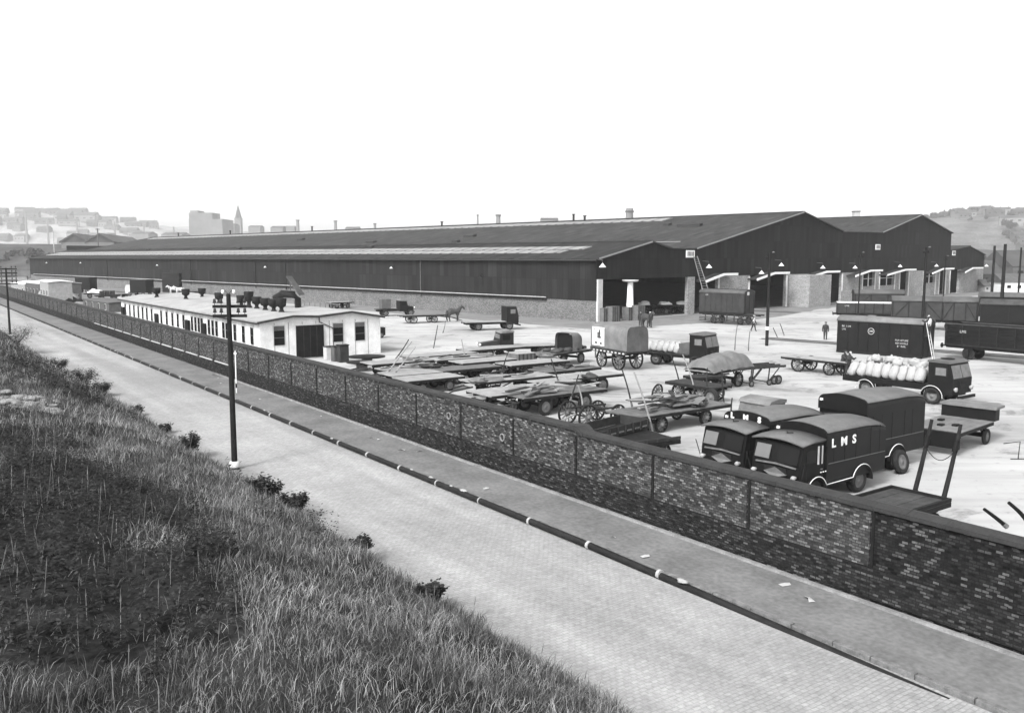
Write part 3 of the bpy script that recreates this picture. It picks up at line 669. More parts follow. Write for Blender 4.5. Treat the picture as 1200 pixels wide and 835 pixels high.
wp=[296,286,276,266.7,262.6,254.5,250,245.6,237.3,233.7,229.8,225.7,215.7,209,202.7,196,189.6,178.4,172.7,167.7,162.7,157.6,152.7,147.5]
def hutwin(x,y,wd,axis):
    if axis=='x':
        f=box('window',CREAM,hut,(x,.025,1.95),(wd+.14,.05,1.5));box('pane',GLASS,f,(x,.055,1.85),(wd,.03,1.3));box('glazing_bar',GREY,f,(x,.075,1.9),(wd,.02,.05))
    else:
        f=box('window',CREAM,hut,(-.025,y,1.95),(.05,wd+.16,1.6));box('pane',GLASS,f,(-.055,y,1.75),(.03,wd,1.15));box('blind',GREY,f,(-.056,y,2.5),(.03,wd,.33));box('glazing_bar',GREY,f,(-.075,y,1.75),(.02,wd,.05))
for px in wp: hutwin(hx(px),0,.62,'x')
for px in(184.5,221,240,145): 
    d=box('door',BLACK,hut,(hx(px),.12,1.1),(1.15,.16,2.0));box('handle',CREAM,d,(hx(px)+.4,.22,1.1),(.05,.04,.15))
PB=H0-N.to_3d()*0
hy=lambda px:-along(H0,N,px,1.8)
for px in(327,396,421.5): hutwin(0,hy(px),.85,'y')
y=hy(363);d=box('double_door',BLACK,hut,(-.06,y,1.35),(.1,2.3,2.55));box('door_head',CREAM,d,(-.07,y,2.68),(.14,2.5,.08))
for k in(-.55,.0,.55): box('door_joint',GREYD,d,(-.115,y+k,1.3),(.02,.03,2.4))
ya,yb=hy(374),hy(390);MB().tube([(-.1,ya,3.2),(-.1,ya,2.85),(-.1,yb,2.3),(-.1,yb,.1)],.05,6).build('rainwater_pipe',GREY,hut)
for k in range(1,9): box('panel_joint',GREY,hut,(-.008,-k*HW/9,1.48),(.016,.035,2.9))
# roof ventilators
def ventm(k=1.0):
    m_=MB();m_.lathe([(.42*k,0),(.3*k,.12),(.16*k,.35*k),(.17*k,.5*k),(.38*k,.62*k),(.44*k,1.15*k),(.4*k,1.2*k),(.0,1.2*k)],14);return m_
vm=ventm().mesh('roof_ventilator');vm.materials.append(CHASSIS)
for px,py,k in((184,349.5,1),(218,352,1.05),(237,350,1),(257,357,1),(283,361,1),(292,362.5,1.35),(301,363.5,1),(311,365.5,1),(321,367,1),(330,368,1.1)):
    g=G(px,py,3.3)-H0;x=g.dot(W.to_3d());y=-g.dot(N.to_3d())
    o=inst('roof_ventilator',vm,CHASSIS,hut,(x,y,3.3));o.scale=(1,1,k)
g=G(336,362,3.4)-H0;x=g.dot(W.to_3d());y=-g.dot(N.to_3d())
m_=MB();m_.tube([(x+1.0,y+.7,4.3),(x+.3,y+.2,4.75),(x-.6,y-.4,4.7),(x-.9,y-.7,4.3),(x-.9,y-.7,3.3)],[.3,.34,.34,.3,.3],10);m_.lathe([(.6,3.35),(.3,3.5)],12,(x-.9,y-.7,0));m_.build('duct',CHASSIS,hut)
m_=MB();m_.bar((x-.2,y-.2,6.3),(x-1.3,y-.9,4.7),.8,.08);m_.bar((x-.5,y-.2,4.7),(x-.5,y-.2,5.9),.08);m_.build('flap',GREY,hut)
# ================================================================ wheels and carts
_wm={}
def wheelmeshes(kind,r,w):
    k=(kind,round(r,2),round(w,2))
    if k in _wm:return _wm[k]
    t=MB();h=MB();y=w/2
    if kind=='spoke':
        t.lathe([(r,-y),(r,y),(r-.07,y),(r-.07,-y),(r,-y)],24,axis='y',smooth=False)
        for i in range(12):
            a=2*math.pi*i/12;h.bar((.08*math.cos(a),0,.08*math.sin(a)),((r-.06)*math.cos(a),0,(r-.06)*math.sin(a)),.05,.05,up=(0,1,0))
        h.lathe([(0,-y-.1),(.09,-y-.1),(.12,0),(.09,y+.1),(0,y+.1)],12,axis='y')
    else:
        rr=r*.62
        t.lathe([(rr,-y*.8),(rr+.02,-y),(r-.05,-y),(r,-y*.6),(r,y*.6),(r-.05,y),(rr+.02,y),(rr,y*.8),(rr,-y*.8)],24,axis='y')
        h.lathe([(0,-y*.85),(rr*.3,-y*.85),(rr*.36,-y*.5),(rr*.8,-y*.35),(rr,-y*.8),(rr,y*.8),(rr*.8,y*.35),(rr*.36,y*.5),(rr*.3,y*.85),(0,y*.85)],20,axis='y')
    _wm[k]=(t.mesh('wheel'),h.mesh('hub'));_wm[k][0].materials.append(TYRE if kind!='spoke' else CHASSIS);return _wm[k]
def wheel(par,x,y,r,w=.14,kind='disc',rimmat=None,steer=0,z=None):
    tm,hm=wheelmeshes(kind,r,w)
    o=bpy.data.objects.new('wheel',tm);COL.objects.link(o);o.parent=par;o.location=(x,y,r if z is None else z);o.rotation_euler.z=steer
    rm=rimmat or RIM
    if not hm.materials: hm.materials.append(rm)
    o.rotation_euler.y=random.uniform(0,3)
    h=bpy.data.objects.new('rim' if kind!='spoke' else 'spokes',hm);COL.objects.link(h);h.parent=o
    return o
def planks(parent,L,Wd,z,mat,n=8,name='deck',th=.07,x0=0):
    m_=MB();rr=random.Random(int(L*97))
    for i in range(n):
        w=Wd/n; m_.box((x0+rr.uniform(-.015,.015),-Wd/2+w*(i+.5),z-th/2+rr.uniform(-.004,.004)),(L-rr.uniform(0,.03),w-.012,th))
    return m_.build(name,mat,parent)
def cart(name,label,cat,L,Wd,zd,rf,rr_,kind='disc',deckmat=None,group='flat delivery drays parked in the yard',shafts=True,rails=0,wf=.26,wr=.26,head=0,ww=.14,tail=0):
    t=thing(name,label,cat,group);dm=deckmat or WOODL
    planks(t,L,Wd,zd,dm)
    f=MB()
    for s in(-1,1):
        f.box((0,s*Wd*.3,zd-.16),(L*.94,.11,.15)); f.box((0,s*(Wd/2-.03),zd-.1),(L,.06,.14))
    for k in range(5): f.box((-L*.42+k*L*.21,0,zd-.14),(.09,Wd*.9,.1))
    f.build('frame',CHASSIS,t)
    for x,r in((L*(.5-wf),rf),(-L*(.5-wr),rr_)):
        a=MB();a.tube([(x,-Wd*.44,r),(x,Wd*.44,r)],.045,6);a.bar((x,-Wd*.34,r+.08),(x,Wd*.34,r+.08),.1,.12)
        for s in(-1,1):
            for q in(-.32,0,.32): a.bar((x+q*1.3,s*Wd*.36,zd-.2),(x,s*Wd*.36,r+.06),.035)
            a.bar((x-.4,s*Wd*.36,zd-.3),(x+.4,s*Wd*.36,zd-.3),.05,.06)
        a.build('axle',CHASSIS,t)
        for s in(-1,1): wheel(t,x,s*(Wd*.42),r,ww,kind)
    if shafts:
        b=MB()
        for s in(-1,1): b.tube([(L/2-.1,s*.45,zd-.3),(L/2+1.2,s*.38,zd-.45),(L/2+2.5,s*.33,.12)],[.05,.045,.035],6)
        b.bar((L/2+.1,-.45,zd-.3),(L/2+.1,.45,zd-.3),.07);b.build('shafts',WOODD,t)
    if rails:
        for s in(-1,1):
            b=MB();b.box((0,s*(Wd/2-.03),zd+rails/2),(L,.05,rails*.9))
            for k in range(6): b.box((-L*.46+k*L*.184,s*(Wd/2+.02),zd+rails/2),(.07,.05,rails))
            b.build('side_rail',WOODD,t)
    if head:
        b=MB();b.box((L/2-.04,0,zd+head/2),(.07,Wd,head)); b.build('headboard',WOODD,t)
    if tail: box('tail_bar',CHASSIS,t,(-L/2-.03,0,zd-.12),(.06,Wd*1.02,.2))
    return t
def cartN(px1,py1,px2,z,w,label,h=N,flip=True,**k):
    """cart whose near right corner of the deck is seen at px1,py1 and far right corner at column px2"""
    g=G(px1,py1,z);L=along(Vector((g.x,g.y,0)),h,px2,z)
    L=max(2.6,min(6.5,L))
    t=cart('flat_dray',label,'cart',L,w,z,**k)
    right=Vector((h.y,-h.x))
    c=Vector((g.x,g.y))+h*(L/2)-right*(w/2)
    t.location=(c.x,c.y,0);t.rotation_euler.z=ang(h)+(math.pi if flip else 0)
    return t,L
CL=[ # px1,py1,px2,z,width,label,kwargs
 (437,427,510,.95,2.0,'flat dray furthest left in the rows, its deck end nearest the hut',dict(rf=.34,rr_=.38)),
 (483,418.5,560,1.0,1.9,'flat dray with a bare pale deck in the back row left of the lorry',dict(rf=.36,rr_=.4)),
 (550,410.5,618,1.05,1.9,'flat dray at the back of the rows directly in front of the bonneted lorry',dict(rf=.36,rr_=.4)),
 (513,422,582,.95,1.8,'flat dray in the middle row with a narrow pale deck behind the two round-wheeled one',dict(rf=.34,rr_=.4)),
 (543,425.5,616,1.1,1.9,'flat dray with two white-rimmed wheels showing beneath, left of the square crate',dict(rf=.42,rr_=.42,wf=.25,wr=.38)),
 (461,440.5,537,.9,2.1,'flat dray close behind the wall with the two leaning shafts at its left end',dict(rf=.3,rr_=.34)),
 (479,446.5,545,.85,2.1,'flat dray beside the wall with twin small wheels near its inner end',dict(rf=.34,rr_=.34)),
 (558,448.5,652,.95,1.9,'long narrow pale flat dray in the front row behind the broad dark-edged one',dict(rf=.36,rr_=.42)),
 (576,464,676,1.05,2.35,'broad flat dray with a dark frame in the front row over the brick wall',dict(rf=.36,rr_=.42,tail=1)),
 (672,443.5,731,1.05,2.0,'flat dray with two big pale-rimmed wheels at the right end of the rows',dict(rf=.46,rr_=.46,wf=.2,wr=.4)),
 (640,450,677,1.0,1.8,'short flat dray squeezed between the broad dray and the one with big wheels',dict(rf=.36,rr_=.4,shafts=False)),
 (615,466.5,712,1.05,2.1,'flat dray strewn with loose boards near the step in the wall',dict(rf=.45,rr_=.45,deckmat=WOOD)),
 (520,434.5,588,.95,1.9,'flat dray wedged behind the two nearest the wall, left of the square crate',dict(rf=.36,rr_=.4,deckmat=WOOD)),
 (600,428,668,1.05,1.9,'flat dray right behind the square crate',dict(rf=.4,rr_=.44)),
 (455,434.5,520,.9,1.9,'flat dray between the leftmost one and the two nearest the wall',dict(rf=.34,rr_=.38)),
 (640,436,705,1.0,1.9,'flat dray in the gap between the square crate and the big-wheeled dray',dict(rf=.4,rr_=.44,deckmat=WOOD)),
 (588,419.5,640,1.0,1.9,'flat dray under the tail of the bonneted lorry',dict(rf=.38,rr_=.42,deckmat=WOOD)),
]
carts=[]
for c in CL: carts.append(cartN(*c[:6],**c[6]))
def debris(root,L,Wd,z,n,seed,label,group='loose boards lying on the dray',lift=.3,mats=(WOOD,WOODD,WOODL)):
    r=random.Random(seed)
    for i in range(n):
        b=MB();l=r.uniform(.8,2.0);b.box((0,0,0),(l,r.uniform(.12,.28),r.uniform(.03,.08)))
        o=b.build('board',mats[i%len(mats)],None);tag(o,label,'board',group)
        a=root.rotation_euler.z;lp=Matrix.Rotation(a,3,'Z')@Vector((r.uniform(-L*.4,L*.4),r.uniform(-Wd*.4,Wd*.4),0))
        o.location=(root.location.x+lp.x,root.location.y+lp.y,z+.05+lift*i/n);o.rotation_euler=(r.uniform(-.03,.03),r.uniform(-.05,.05),a+r.gauss(0,.5))
debris(carts[11][0],carts[11][1],2.0,1.05,16,3,'loose board strewn on the deck of the dray near the step in the wall','loose boards on the dray near the wall step')
for ci,nb,lb in ((3,5,'the narrow middle-row dray'),(7,6,'the long narrow front-row dray'),(0,4,'the leftmost dray by the hut'),(14,6,'the dray between the leftmost and the wall pair'),(15,7,'the dray between crate and big-wheeled dray'),(8,3,'the broad front-row dray')):
    debris(carts[ci][0],carts[ci][1],1.7,CL[ci][3],nb,ci+40,'loose board or batten lying on '+lb,'boards on '+lb,.12)
for i,(px,py,lb) in enumerate(((505,428,'crumpled dark sheet thrown on the drays at the left of the rows'),(560,447,'small crumpled sheet on the long narrow front dray'),(690,441,'folded sheet lying on the big-wheeled dray at the right of the rows'),(640,418,'bundled sheet beside the canvas-covered low cart'))):
    g=G(px,py,1.1);b=MB();b.blob((0,0,0),(.6,.35,.14),i+70,.5,14,9);o=b.build('sheet',[TARP,TARPL,TARP,TARPL][i],None,loc=(g.x,g.y,1.12),rz=i);tag(o,lb,'sheet')
# square crate
g=G(611,437,0);t=thing('crate','big square wooden crate standing on the ground among the drays','crate',loc=g,rz=ang(N))
box('box',WOOD,t,(0,0,.7),(1.5,1.3,1.4))
for k in range(5): box('batten',WOODD,t,(-.66+.33*k,-.67,.7),(.06,.04,1.4))
box('lid',WOODL,t,(0,0,1.43),(1.56,1.36,.05))
# dray piled with planks, right centre
t,L=cartN(748,489,857,.9,2.2,'spoked-wheel dray stacked high with old timber and pale sheets',rf=.38,rr_=.38,kind='spoke',deckmat=WOOD,shafts=True)
debris(t,L*.75,1.9,.92,26,8,'rough timber baulk in the heap on the spoked-wheel dray','timber baulks heaped on the dray',.55)
for k,(a,z) in enumerate(((.55,1.05),(1.25,1.1))):
    b=MB();b.add([(-.9,-.7,0),(.9,-.6,.05),(1.0,.6,.02),(.1,.85,.16),(-.8,.6,.05),(-.9,-.7,.05),(.9,-.6,.1),(1.0,.6,.07),(.1,.85,.21),(-.8,.6,.1)],[(0,1,2,3,4),(5,6,7,8,9),(0,1,6,5),(1,2,7,6),(2,3,8,7),(3,4,9,8),(4,0,5,9)])
    q=Matrix.Rotation(t.rotation_euler.z,3,'Z')@Vector((-a,.1,0));o=b.build('sheet',TARPL,None,loc=(t.location.x+q.x,t.location.y+q.y,z),rz=k*.6+.5);tag(o,['folded pale sheet lying on the timber dray, beside the heap','pale sheet spread at the inner end of the timber dray'][k],'sheet')
# two dark sided wagons tight against the wall
def cartQ(fl,fr,L,z,label,top=0,**k):
    a_=G(*fl,z+top);b_=G(*fr,z+top);w=(a_-b_).length;t=cart('slatted_cart',label,'cart',L,w,z,**k);h=Vector((-(b_.y-a_.y),b_.x-a_.x)).normalized();put(t,(L/2,-w/2,z+top),*fr,h);return t
t=cartQ((727,485),(761,490),2.9,.85,'dark high-sided cart with slatted rails right behind the step in the wall',top=.4,rf=.34,rr_=.38,kind='spoke',deckmat=CHASSIS,rails=.4,shafts=False,group=None,head=.4)
for k in range(5): box('slat',RIM,t,(-1.2+k*.55,-.82,1.0),(.3,.03,.06))
t=cartQ((757,503),(798,514.6),2.8,.8,'dark cart with a low curved tailboard against the wall left of the vans',rf=.34,rr_=.38,kind='spoke',deckmat=CHASSIS,rails=.14,shafts=False,group=None)
# bare limber with big spoked wheels
t=thing('cart_forecarriage','bare two-wheeled fore-carriage with big spoked wheels behind the wall step','fore-carriage');put(t,(0,-.8,0),690,503,N)
for s in(-1,1): wheel(t,0,s*.75,.58,.09,'spoke')
for s in(-1,1): wheel(t,1.9,s*.75,.5,.09,'spoke')
b=MB();b.tube([(0,-.75,.58),(0,.75,.58)],.05,6);b.tube([(1.9,-.75,.5),(1.9,.75,.5)],.05,6);b.bar((0,0,.75),(1.9,0,.7),.14,.12);b.bar((-.3,-.5,.85),(2.2,-.5,.8),.09);b.bar((-.3,.5,.85),(2.2,.5,.8),.09);b.bar((.9,-.6,.9),(.9,.6,.9),.1);b.build('axle_frame',WOODD,t)
b=MB();b.bar((-.4,-.3,.7),(-2.1,-.35,.3),.07);b.build('drawbar',WOODL,t)
for i,(px,py,hh_,lb) in enumerate(((566,455,.3,'loose spoked wheel leaning by the long narrow front dray'),(770,470,.8,'loose spoked wheel standing left of the tyred cart'),(800,482,1.9,'pale-rimmed loose wheel leaning behind the timber dray'))):
    g=G(px,py);t=thing('spare_cartwheel',lb,'wheel',None,g,hh_);wheel(t,0,0,.5,.08,'spoke',z=.5).rotation_euler=(.15,0,0)
# leaning shafts standing up from carts : each pair is one thing
def shaftpair(label,p0,p1,sep,z1,h,r=.045,mat=WOODD,band=True,z0=.2):
    a=G(*p0,z0);t=thing('cart_shafts',label,'shafts',None,a,ang(h));
    tt=G(*p1,z1)-a;R=Matrix.Rotation(-ang(h),3,'Z');d=R@tt
    for s in(-.5,.5):
        b=MB();b.tube([(0,s*sep,0),(d.x*.5,d.y*.5+s*sep*.98,d.z*.52),(d.x,d.y+s*sep*.9,d.z)],[r*1.2,r,r*.75],7);b.build('shaft',mat,t)
    return t
def shaft1(label,p0,p1,z0,Y=None,r=.045,mat=WOODD,lean=None):
    a=G(*p0,z0);
    # top point at the same depth
    z1=CH-(p1[1]-301)/1026.6*a.y; x1=(p1[0]-600)/1026.6*a.y*1.0
    x1=(p1[0]-600)*(a.y*math.cos(TH)+(CH-z1)*math.sin(TH))/F
    t=thing('upright_shaft',label,'shaft','',a)
    bow=(random.random()-.5)*.12
    b=MB();n=6;pts=[Vector((0,0,0)).lerp(Vector((x1-a.x,0,z1-z0)),i/n)+Vector((bow*math.sin(math.pi*i/n),0,0)) for i in range(n+1)]
    b.tube(pts,[r*1.15-(r*.35)*i/n for i in range(n+1)],7);b.build('pole',mat,t)
    MB().tube([pts[0],pts[1]],[r*1.35,r*1.3],7).build('ferrule',RIM,t);return t
SH=[('dark shaft leaning right from the left-hand drays by the hut',(463,421),(479,398),.9,WOODD),
 ('pale shaft leaning up from the wall, left of its twin',(453,439),(483,400),.7,WOODL),
 ('pale shaft leaning up from the wall, right of its twin',(461,440),(487,407),.7,WOODL),
 ('thin dark pole standing alone in open ground right of the hut',(508,408),(513,381),.1,WOODD),
 ('thin short pole beside the tall one right of the hut',(519,390),(522,376),.1,WOOD),
 ('dark upright shaft right of the dray with big wheels',(741,478),(729,434),.6,WOODD),
 ('tall pale shaft rising in front of the timber dray',(765,505),(743,437),.7,WOODL),
 ('pale shaft standing behind the covered wagon at its left corner',(698,419),(698,375),.5,WOOD),
 ('pale shaft crossing the rear of the covered wagon',(743,421),(741,381),.4,WOODL),
 ('short pale shaft at the right corner of the covered wagon',(756,416),(753,398),.5,WOODL),
 ('dark shaft leaning left between the sack lorry and the tarpaulin load',(797,452),(786,416),.5,WOODD),
 ('pale shaft leaning in front of the tarpaulin load',(815,460),(800,416),.5,WOODL),
 ('dark vertical shaft before the middle of the tarpaulin load',(829,458),(829,432),.7,WOODD),
 ('dark shaft curving down right of the tarpaulin load',(849,477),(846,434),.4,WOODD),
 ('thin pale pole standing alone below the container lorry',(861,410),(864,381),.1,WOOD),
 ('thin pole right of the lone one below the container lorry',(877,411),(879,388),.1,WOOD),
 ('thin short pole leaning on the ground left of the walking man',(911,395),(906,384),.1,WOODD),
 ('second thin short pole leaning left of the walking man',(919,393),(914,379),.1,WOODD),
 ('short dark pole by the left headlamp of the leftmost van',(857,490),(858,468),.3,WOODD),
]
SH+=[('dark shaft leaning over the drays left of the square crate',(588,441),(596,412),.8,WOODD),
 ('pale shaft standing among the rear drays by the bonneted lorry',(545,420),(541,398),.8,WOODL),
 ('dark shaft leaning left beyond the broad front dray',(655,448),(646,421),.9,WOODD),
 ('dark shaft leaning right beside the strewn boards',(668,470),(678,440),.8,WOODD),
 ('thin pale shaft beside the fore-carriage wheels',(683,478),(677,452),.6,WOODL)]
for l,a,b_,z0,mt in SH: shaft1(l,a,b_,z0,mat=mt,r=.04)
# ================================================================ covered wagon
def hoops(L,W_,h,z):
    pts=[]
    for i in range(13):
        t=math.pi*i/12;u=-math.cos(t);v=math.sin(t)
        pts.append((math.copysign(abs(u)**.3,u)*W_/2, z+h*(abs(v)**.38)))
    return pts
t=cart('covered_wagon','tilt-covered wagon with a white picture panel on its grey canvas side','wagon',4.3,1.85,1.35,.62,.78,kind='spoke',group=None,shafts=False,ww=.12,deckmat=WOODD)
hd=toV(20); put(t,(-.25*4.3,.75,0),725.5,433.5,hd)
pp=hoops(4.3,1.9,1.75,1.4);b=MB()
n=len(pp);nx=9;vs=[(-2.2+4.4*i/(nx-1),p_[0]*(1+.008*math.sin(i*1.9)),p_[1]-.05*math.sin(math.pi*((i*2)%4)/4)) for i in range(nx) for p_ in pp]
b.add(vs,[(i*n+j,i*n+j+1,(i+1)*n+j+1,(i+1)*n+j) for i in range(nx-1) for j in range(n-1)],True)
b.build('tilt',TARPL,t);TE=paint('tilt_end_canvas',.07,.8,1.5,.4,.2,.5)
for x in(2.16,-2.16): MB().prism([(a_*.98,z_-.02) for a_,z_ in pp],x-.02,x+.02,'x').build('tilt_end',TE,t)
box('side_rail',WOODD,t,(0,-.96,1.3),(4.4,.08,.3));box('side_rail',WOODD,t,(0,.96,1.3),(4.4,.08,.3))
for k in range(9): box('rail_block',CREAM,t,(-1.9+k*.45,1.02,1.25),(.2,.03,.1))
YS=.99
pn=box('panel',WHITE,t,(1.2,YS,2.25),(1.5,.02,1.35))
for (x,z,w_,h_,mt) in ((1.1,2.35,.4,.45,GREY),(1.0,2.6,.15,.3,GREYD),(1.45,1.78,.3,.13,BLACK),(.85,1.76,.24,.13,BLACK),(1.7,2.75,.1,.12,GREY),(.95,2.2,.3,.1,GREY)): box('panel_mark',mt,pn,(x,YS+.016,z),(w_,.015,h_))
# ================================================================ flat cart with arched tarpaulin (left of wagon)
t=cart('tilt_cart','low flat cart carrying a small tunnel-shaped canvas cover left of the covered wagon','cart',4.6,1.9,1.0,.42,.42,kind='disc',group=None,shafts=False,deckmat=WOOD)
put(t,(-.3*4.6,-.8,0),657,429,toV(1500));
pp=hoops(1,1.7,1.35,1.0);b=MB();n=len(pp);vs=[(x,a_*k,1+(z_-1)*k) for x,k in((.0,1),(.5,1.02),(1.0,.98),(1.35,.85)) for a_,z_ in pp]
b.add(vs,[(i*n+j,i*n+j+1,(i+1)*n+j+1,(i+1)*n+j) for i in range(3) for j in range(n-1)],True);b.build('canvas_cover',TARPL,t);MB().prism([(a_*.9,1+(z_-1)*.92) for a_,z_ in pp],.2,.22,'x').build('cover_mouth_shade',BLACK,t)  # black panel set back in the tunnel mouth imitates the shade inside
b=MB()
for i in range(14): b.blob((random.uniform(-1.9,2.2),random.uniform(-.7,.7),1.1),(.4,.3,.16),i,.3,8,6)
b.build('sacking',TARP,t)
# ================================================================ lorries
def cab(t,x,W_,z0,h,mat,roofm,L=1.35,window=True,rake=.25,name='cab'):
    """boxy forward-control cab, front at x+L"""
    b=MB();b.prism([(x,z0),(x+L,z0),(x+L+.02,z0+h*.48),(x+L-rake,z0+h),(x,z0+h)],-W_/2,W_/2)
    b.build(name,mat,t,.04)
    MB().prism([(x-.06,z0+h),(x+L-rake+.12,z0+h-.02),(x+L-rake-.1,z0+h+.1),(x+.2,z0+h+.14),(x-.06,z0+h+.1)],-W_/2-.02,W_/2+.02).build('cab_roof',roofm,t,.03)
    for s in(-1,1):
        f=box('side_window',CHASSIS,t,(x+L*.52,s*(W_/2+.005),z0+h*.72),(L*.5,.03,h*.3));box('pane',paint('screen_glass',.13),f,(x+L*.52,s*(W_/2+.02),z0+h*.72),(L*.42,.02,h*.24))
    n_=Vector((h*.52,0,rake)).normalized()
    ux=Vector((-rake,0,h*.52)).normalized()
    w0=Vector((x+L+.02,0,z0+h*.48))
    for s in(-1,1):
        b=MB();o_=n_*.012
        q=[w0+ux*.07+Vector((0,s*.04,0)),w0+ux*.07+Vector((0,s*(W_/2-.08),0)),w0+ux*h*.46+Vector((0,s*(W_/2-.1),0)),w0+ux*h*.46+Vector((0,s*.04,0))]
        b.add([p_+o_ for p_ in q]+[p_+n_*.03 for p_ in q],[(0,1,2,3),(4,5,6,7),(0,1,5,4),(1,2,6,5),(2,3,7,6),(3,0,4,7)]);b.build('windscreen',paint('screen_glass',.13,.3,1,.1,.3),t)
    g_=box('radiator',CHASSIS,t,(x+L+.03,0,z0+h*.18),(.1,.62,h*.42));
    for s in(-1,1):
        MB().lathe([(0,x+L+.16),(.12,x+L+.16),(.13,x+L+.1),(.05,x+L-.02)],12,(0,s*(W_/2-.2),z0+.3),'x').build('headlamp',paint('lamp_glass',.3,.3,2,.1,.3),t)
def mudguard(t,x,y,r,w,mat,edge=True,n=14,a0=0,a1=math.pi):
    b=MB();vs=[];fs=[]
    for i in range(n+1):
        a=a0+(a1-a0)*i/n
        for rr,yy in((r,-w/2),(r,w/2),(r-.03,w/2),(r-.03,-w/2)): vs.append((x+rr*math.cos(a),y+yy,.0+rr*math.sin(a)))
    for i in range(n):
        for k in range(4): fs.append((i*4+k,i*4+(k+1)%4,(i+1)*4+(k+1)%4,(i+1)*4+k))
    b.add(vs,fs,True);o=b.build('mudguard',mat,t);return o
def arc(t,x,y,z,r,mat,w=.035,name='guard_edge'):
    b=MB();b.tube([(x+r*math.cos(math.pi*i/14),y,z+r*math.sin(math.pi*i/14)) for i in range(15)],w,5);b.build(name,mat,t)
def flat_lorry(label,L,W_,zd,wb,name='flatbed_lorry',mat=BLACK,deck=WOODD,cabh=1.45,edge=True,group=None):
    t=thing(name,label,'lorry',group);x0=-L/2
    planks(t,L-1.55,W_,zd,deck,8,x0=-.775)
    f=MB()
    for s in(-1,1): f.box((-.3,s*.4,zd-.22),(L-.8,.1,.2));
    f.build('chassis',CHASSIS,t)
    for s in(-1,1): box('side_raves',mat,t,(-.775,s*(W_/2+.01),zd-.13),(L-1.55,.05,.34 if edge else .16))
    cab(t,L/2-1.5,W_-.1,.62,cabh+.25,mat,ROOFC if not edge else GREY)
    for s in(-1,1):
        wheel(t,wb/2+.1,s*(W_/2-.16),.47,.24);wheel(t,-wb/2+.1,s*(W_/2-.2),.47,.34)
        if edge:
            arc(t,wb/2+.1,s*(W_/2+.02),.42,.62,CREAM,.024);arc(t,-wb/2+.1,s*(W_/2+.05),.36,.58,CREAM,.024)
            mudguard(t,wb/2+.1,s*(W_/2-.14),.62,.3,mat).location.z=.42
    box('bumper',mat,t,(L/2+.12,0,.5),(.08,W_*.85,.16))
    return t
# the sack lorry
T1=flat_lorry('black forward-control lorry loaded with white sacks in front of the dark container','x' and 6.6,2.2,1.05,3.9)if False else flat_lorry('black forward-control lorry loaded with white sacks in front of the dark container',6.6,2.2,1.05,3.9)
hdT=Vector((.60,-.80));put(T1,(3.9/2+.1,1.1,0),1114,469,hdT)
box('tail_lamp',CREAM,T1,(-3.32,.9,.9),(.04,.12,.12))
text('LMS',.24,.004,WHITE,T1,(2.25,1.075,1.42),(math.pi/2,0,math.pi),bold=.006)
text('2548',.13,.004,WHITE,T1,(2.25,1.075,1.2),(math.pi/2,0,math.pi),bold=.003)
MB().lathe([(.0,0),(.09,0),(.09,.02),(0,.02)],12,(2.0,1.06,2.05),'y').build('roundel',WHITE,T1)
MB().lathe([(.0,0),(.36,0),(.36,.05),(0,.09)],16,(2.3,0,2.44)).build('roof_hatch',CHASSIS,T1)
R_=Matrix.Rotation(T1.rotation_euler.z,3,'Z')
def sack(lx,ly,lz,rx,ry,rzz,seed,tilt,root=T1,label='full white sack in the load on the black lorry before the container',group='white sacks on the black lorry',mat=SACK):
    b=MB();b.blob((0,0,0),(rx,ry,rzz),seed,.09,14,11,sq=.6);b.blob((0,0,rzz*1.0),(.07,.07,.09),seed+5,.2,6,5)
    Rr=Matrix.Rotation(root.rotation_euler.z,3,'Z')
    o=b.build('sack',mat,None);q=Rr@Vector((lx,ly,0));o.location=(root.location.x+q.x,root.location.y+q.y,lz);o.rotation_euler=(tilt[0],tilt[1],root.rotation_euler.z+tilt[2]);tag(o,label,'sack',group)
rs=random.Random(21)
for s in(1,-1):
    for i in range(9): sack(-2.75+i*.5+rs.uniform(-.03,.03),s*.74,1.05+.43+rs.uniform(-.03,.05),.262,.3,.42,i+20*(s+1),(s*.22,rs.uniform(-.08,.2)*(1 if i else 2.2),rs.uniform(-.1,.1)))
for i in range(8): sack(-2.5+i*.52,rs.uniform(-.15,.15),1.62+rs.uniform(0,.05),.3,.36,.25,i+60,(rs.uniform(-.2,.2),rs.uniform(-.3,.3),rs.uniform(0,3)))
for i in range(7): sack(-2.2+i*.62+rs.uniform(-.1,.1),rs.uniform(-.45,.45),1.98+rs.uniform(-.05,.16),.36,.27,.2,i+80,(rs.uniform(-.4,.4),rs.uniform(-.5,.5),rs.uniform(0,3)))
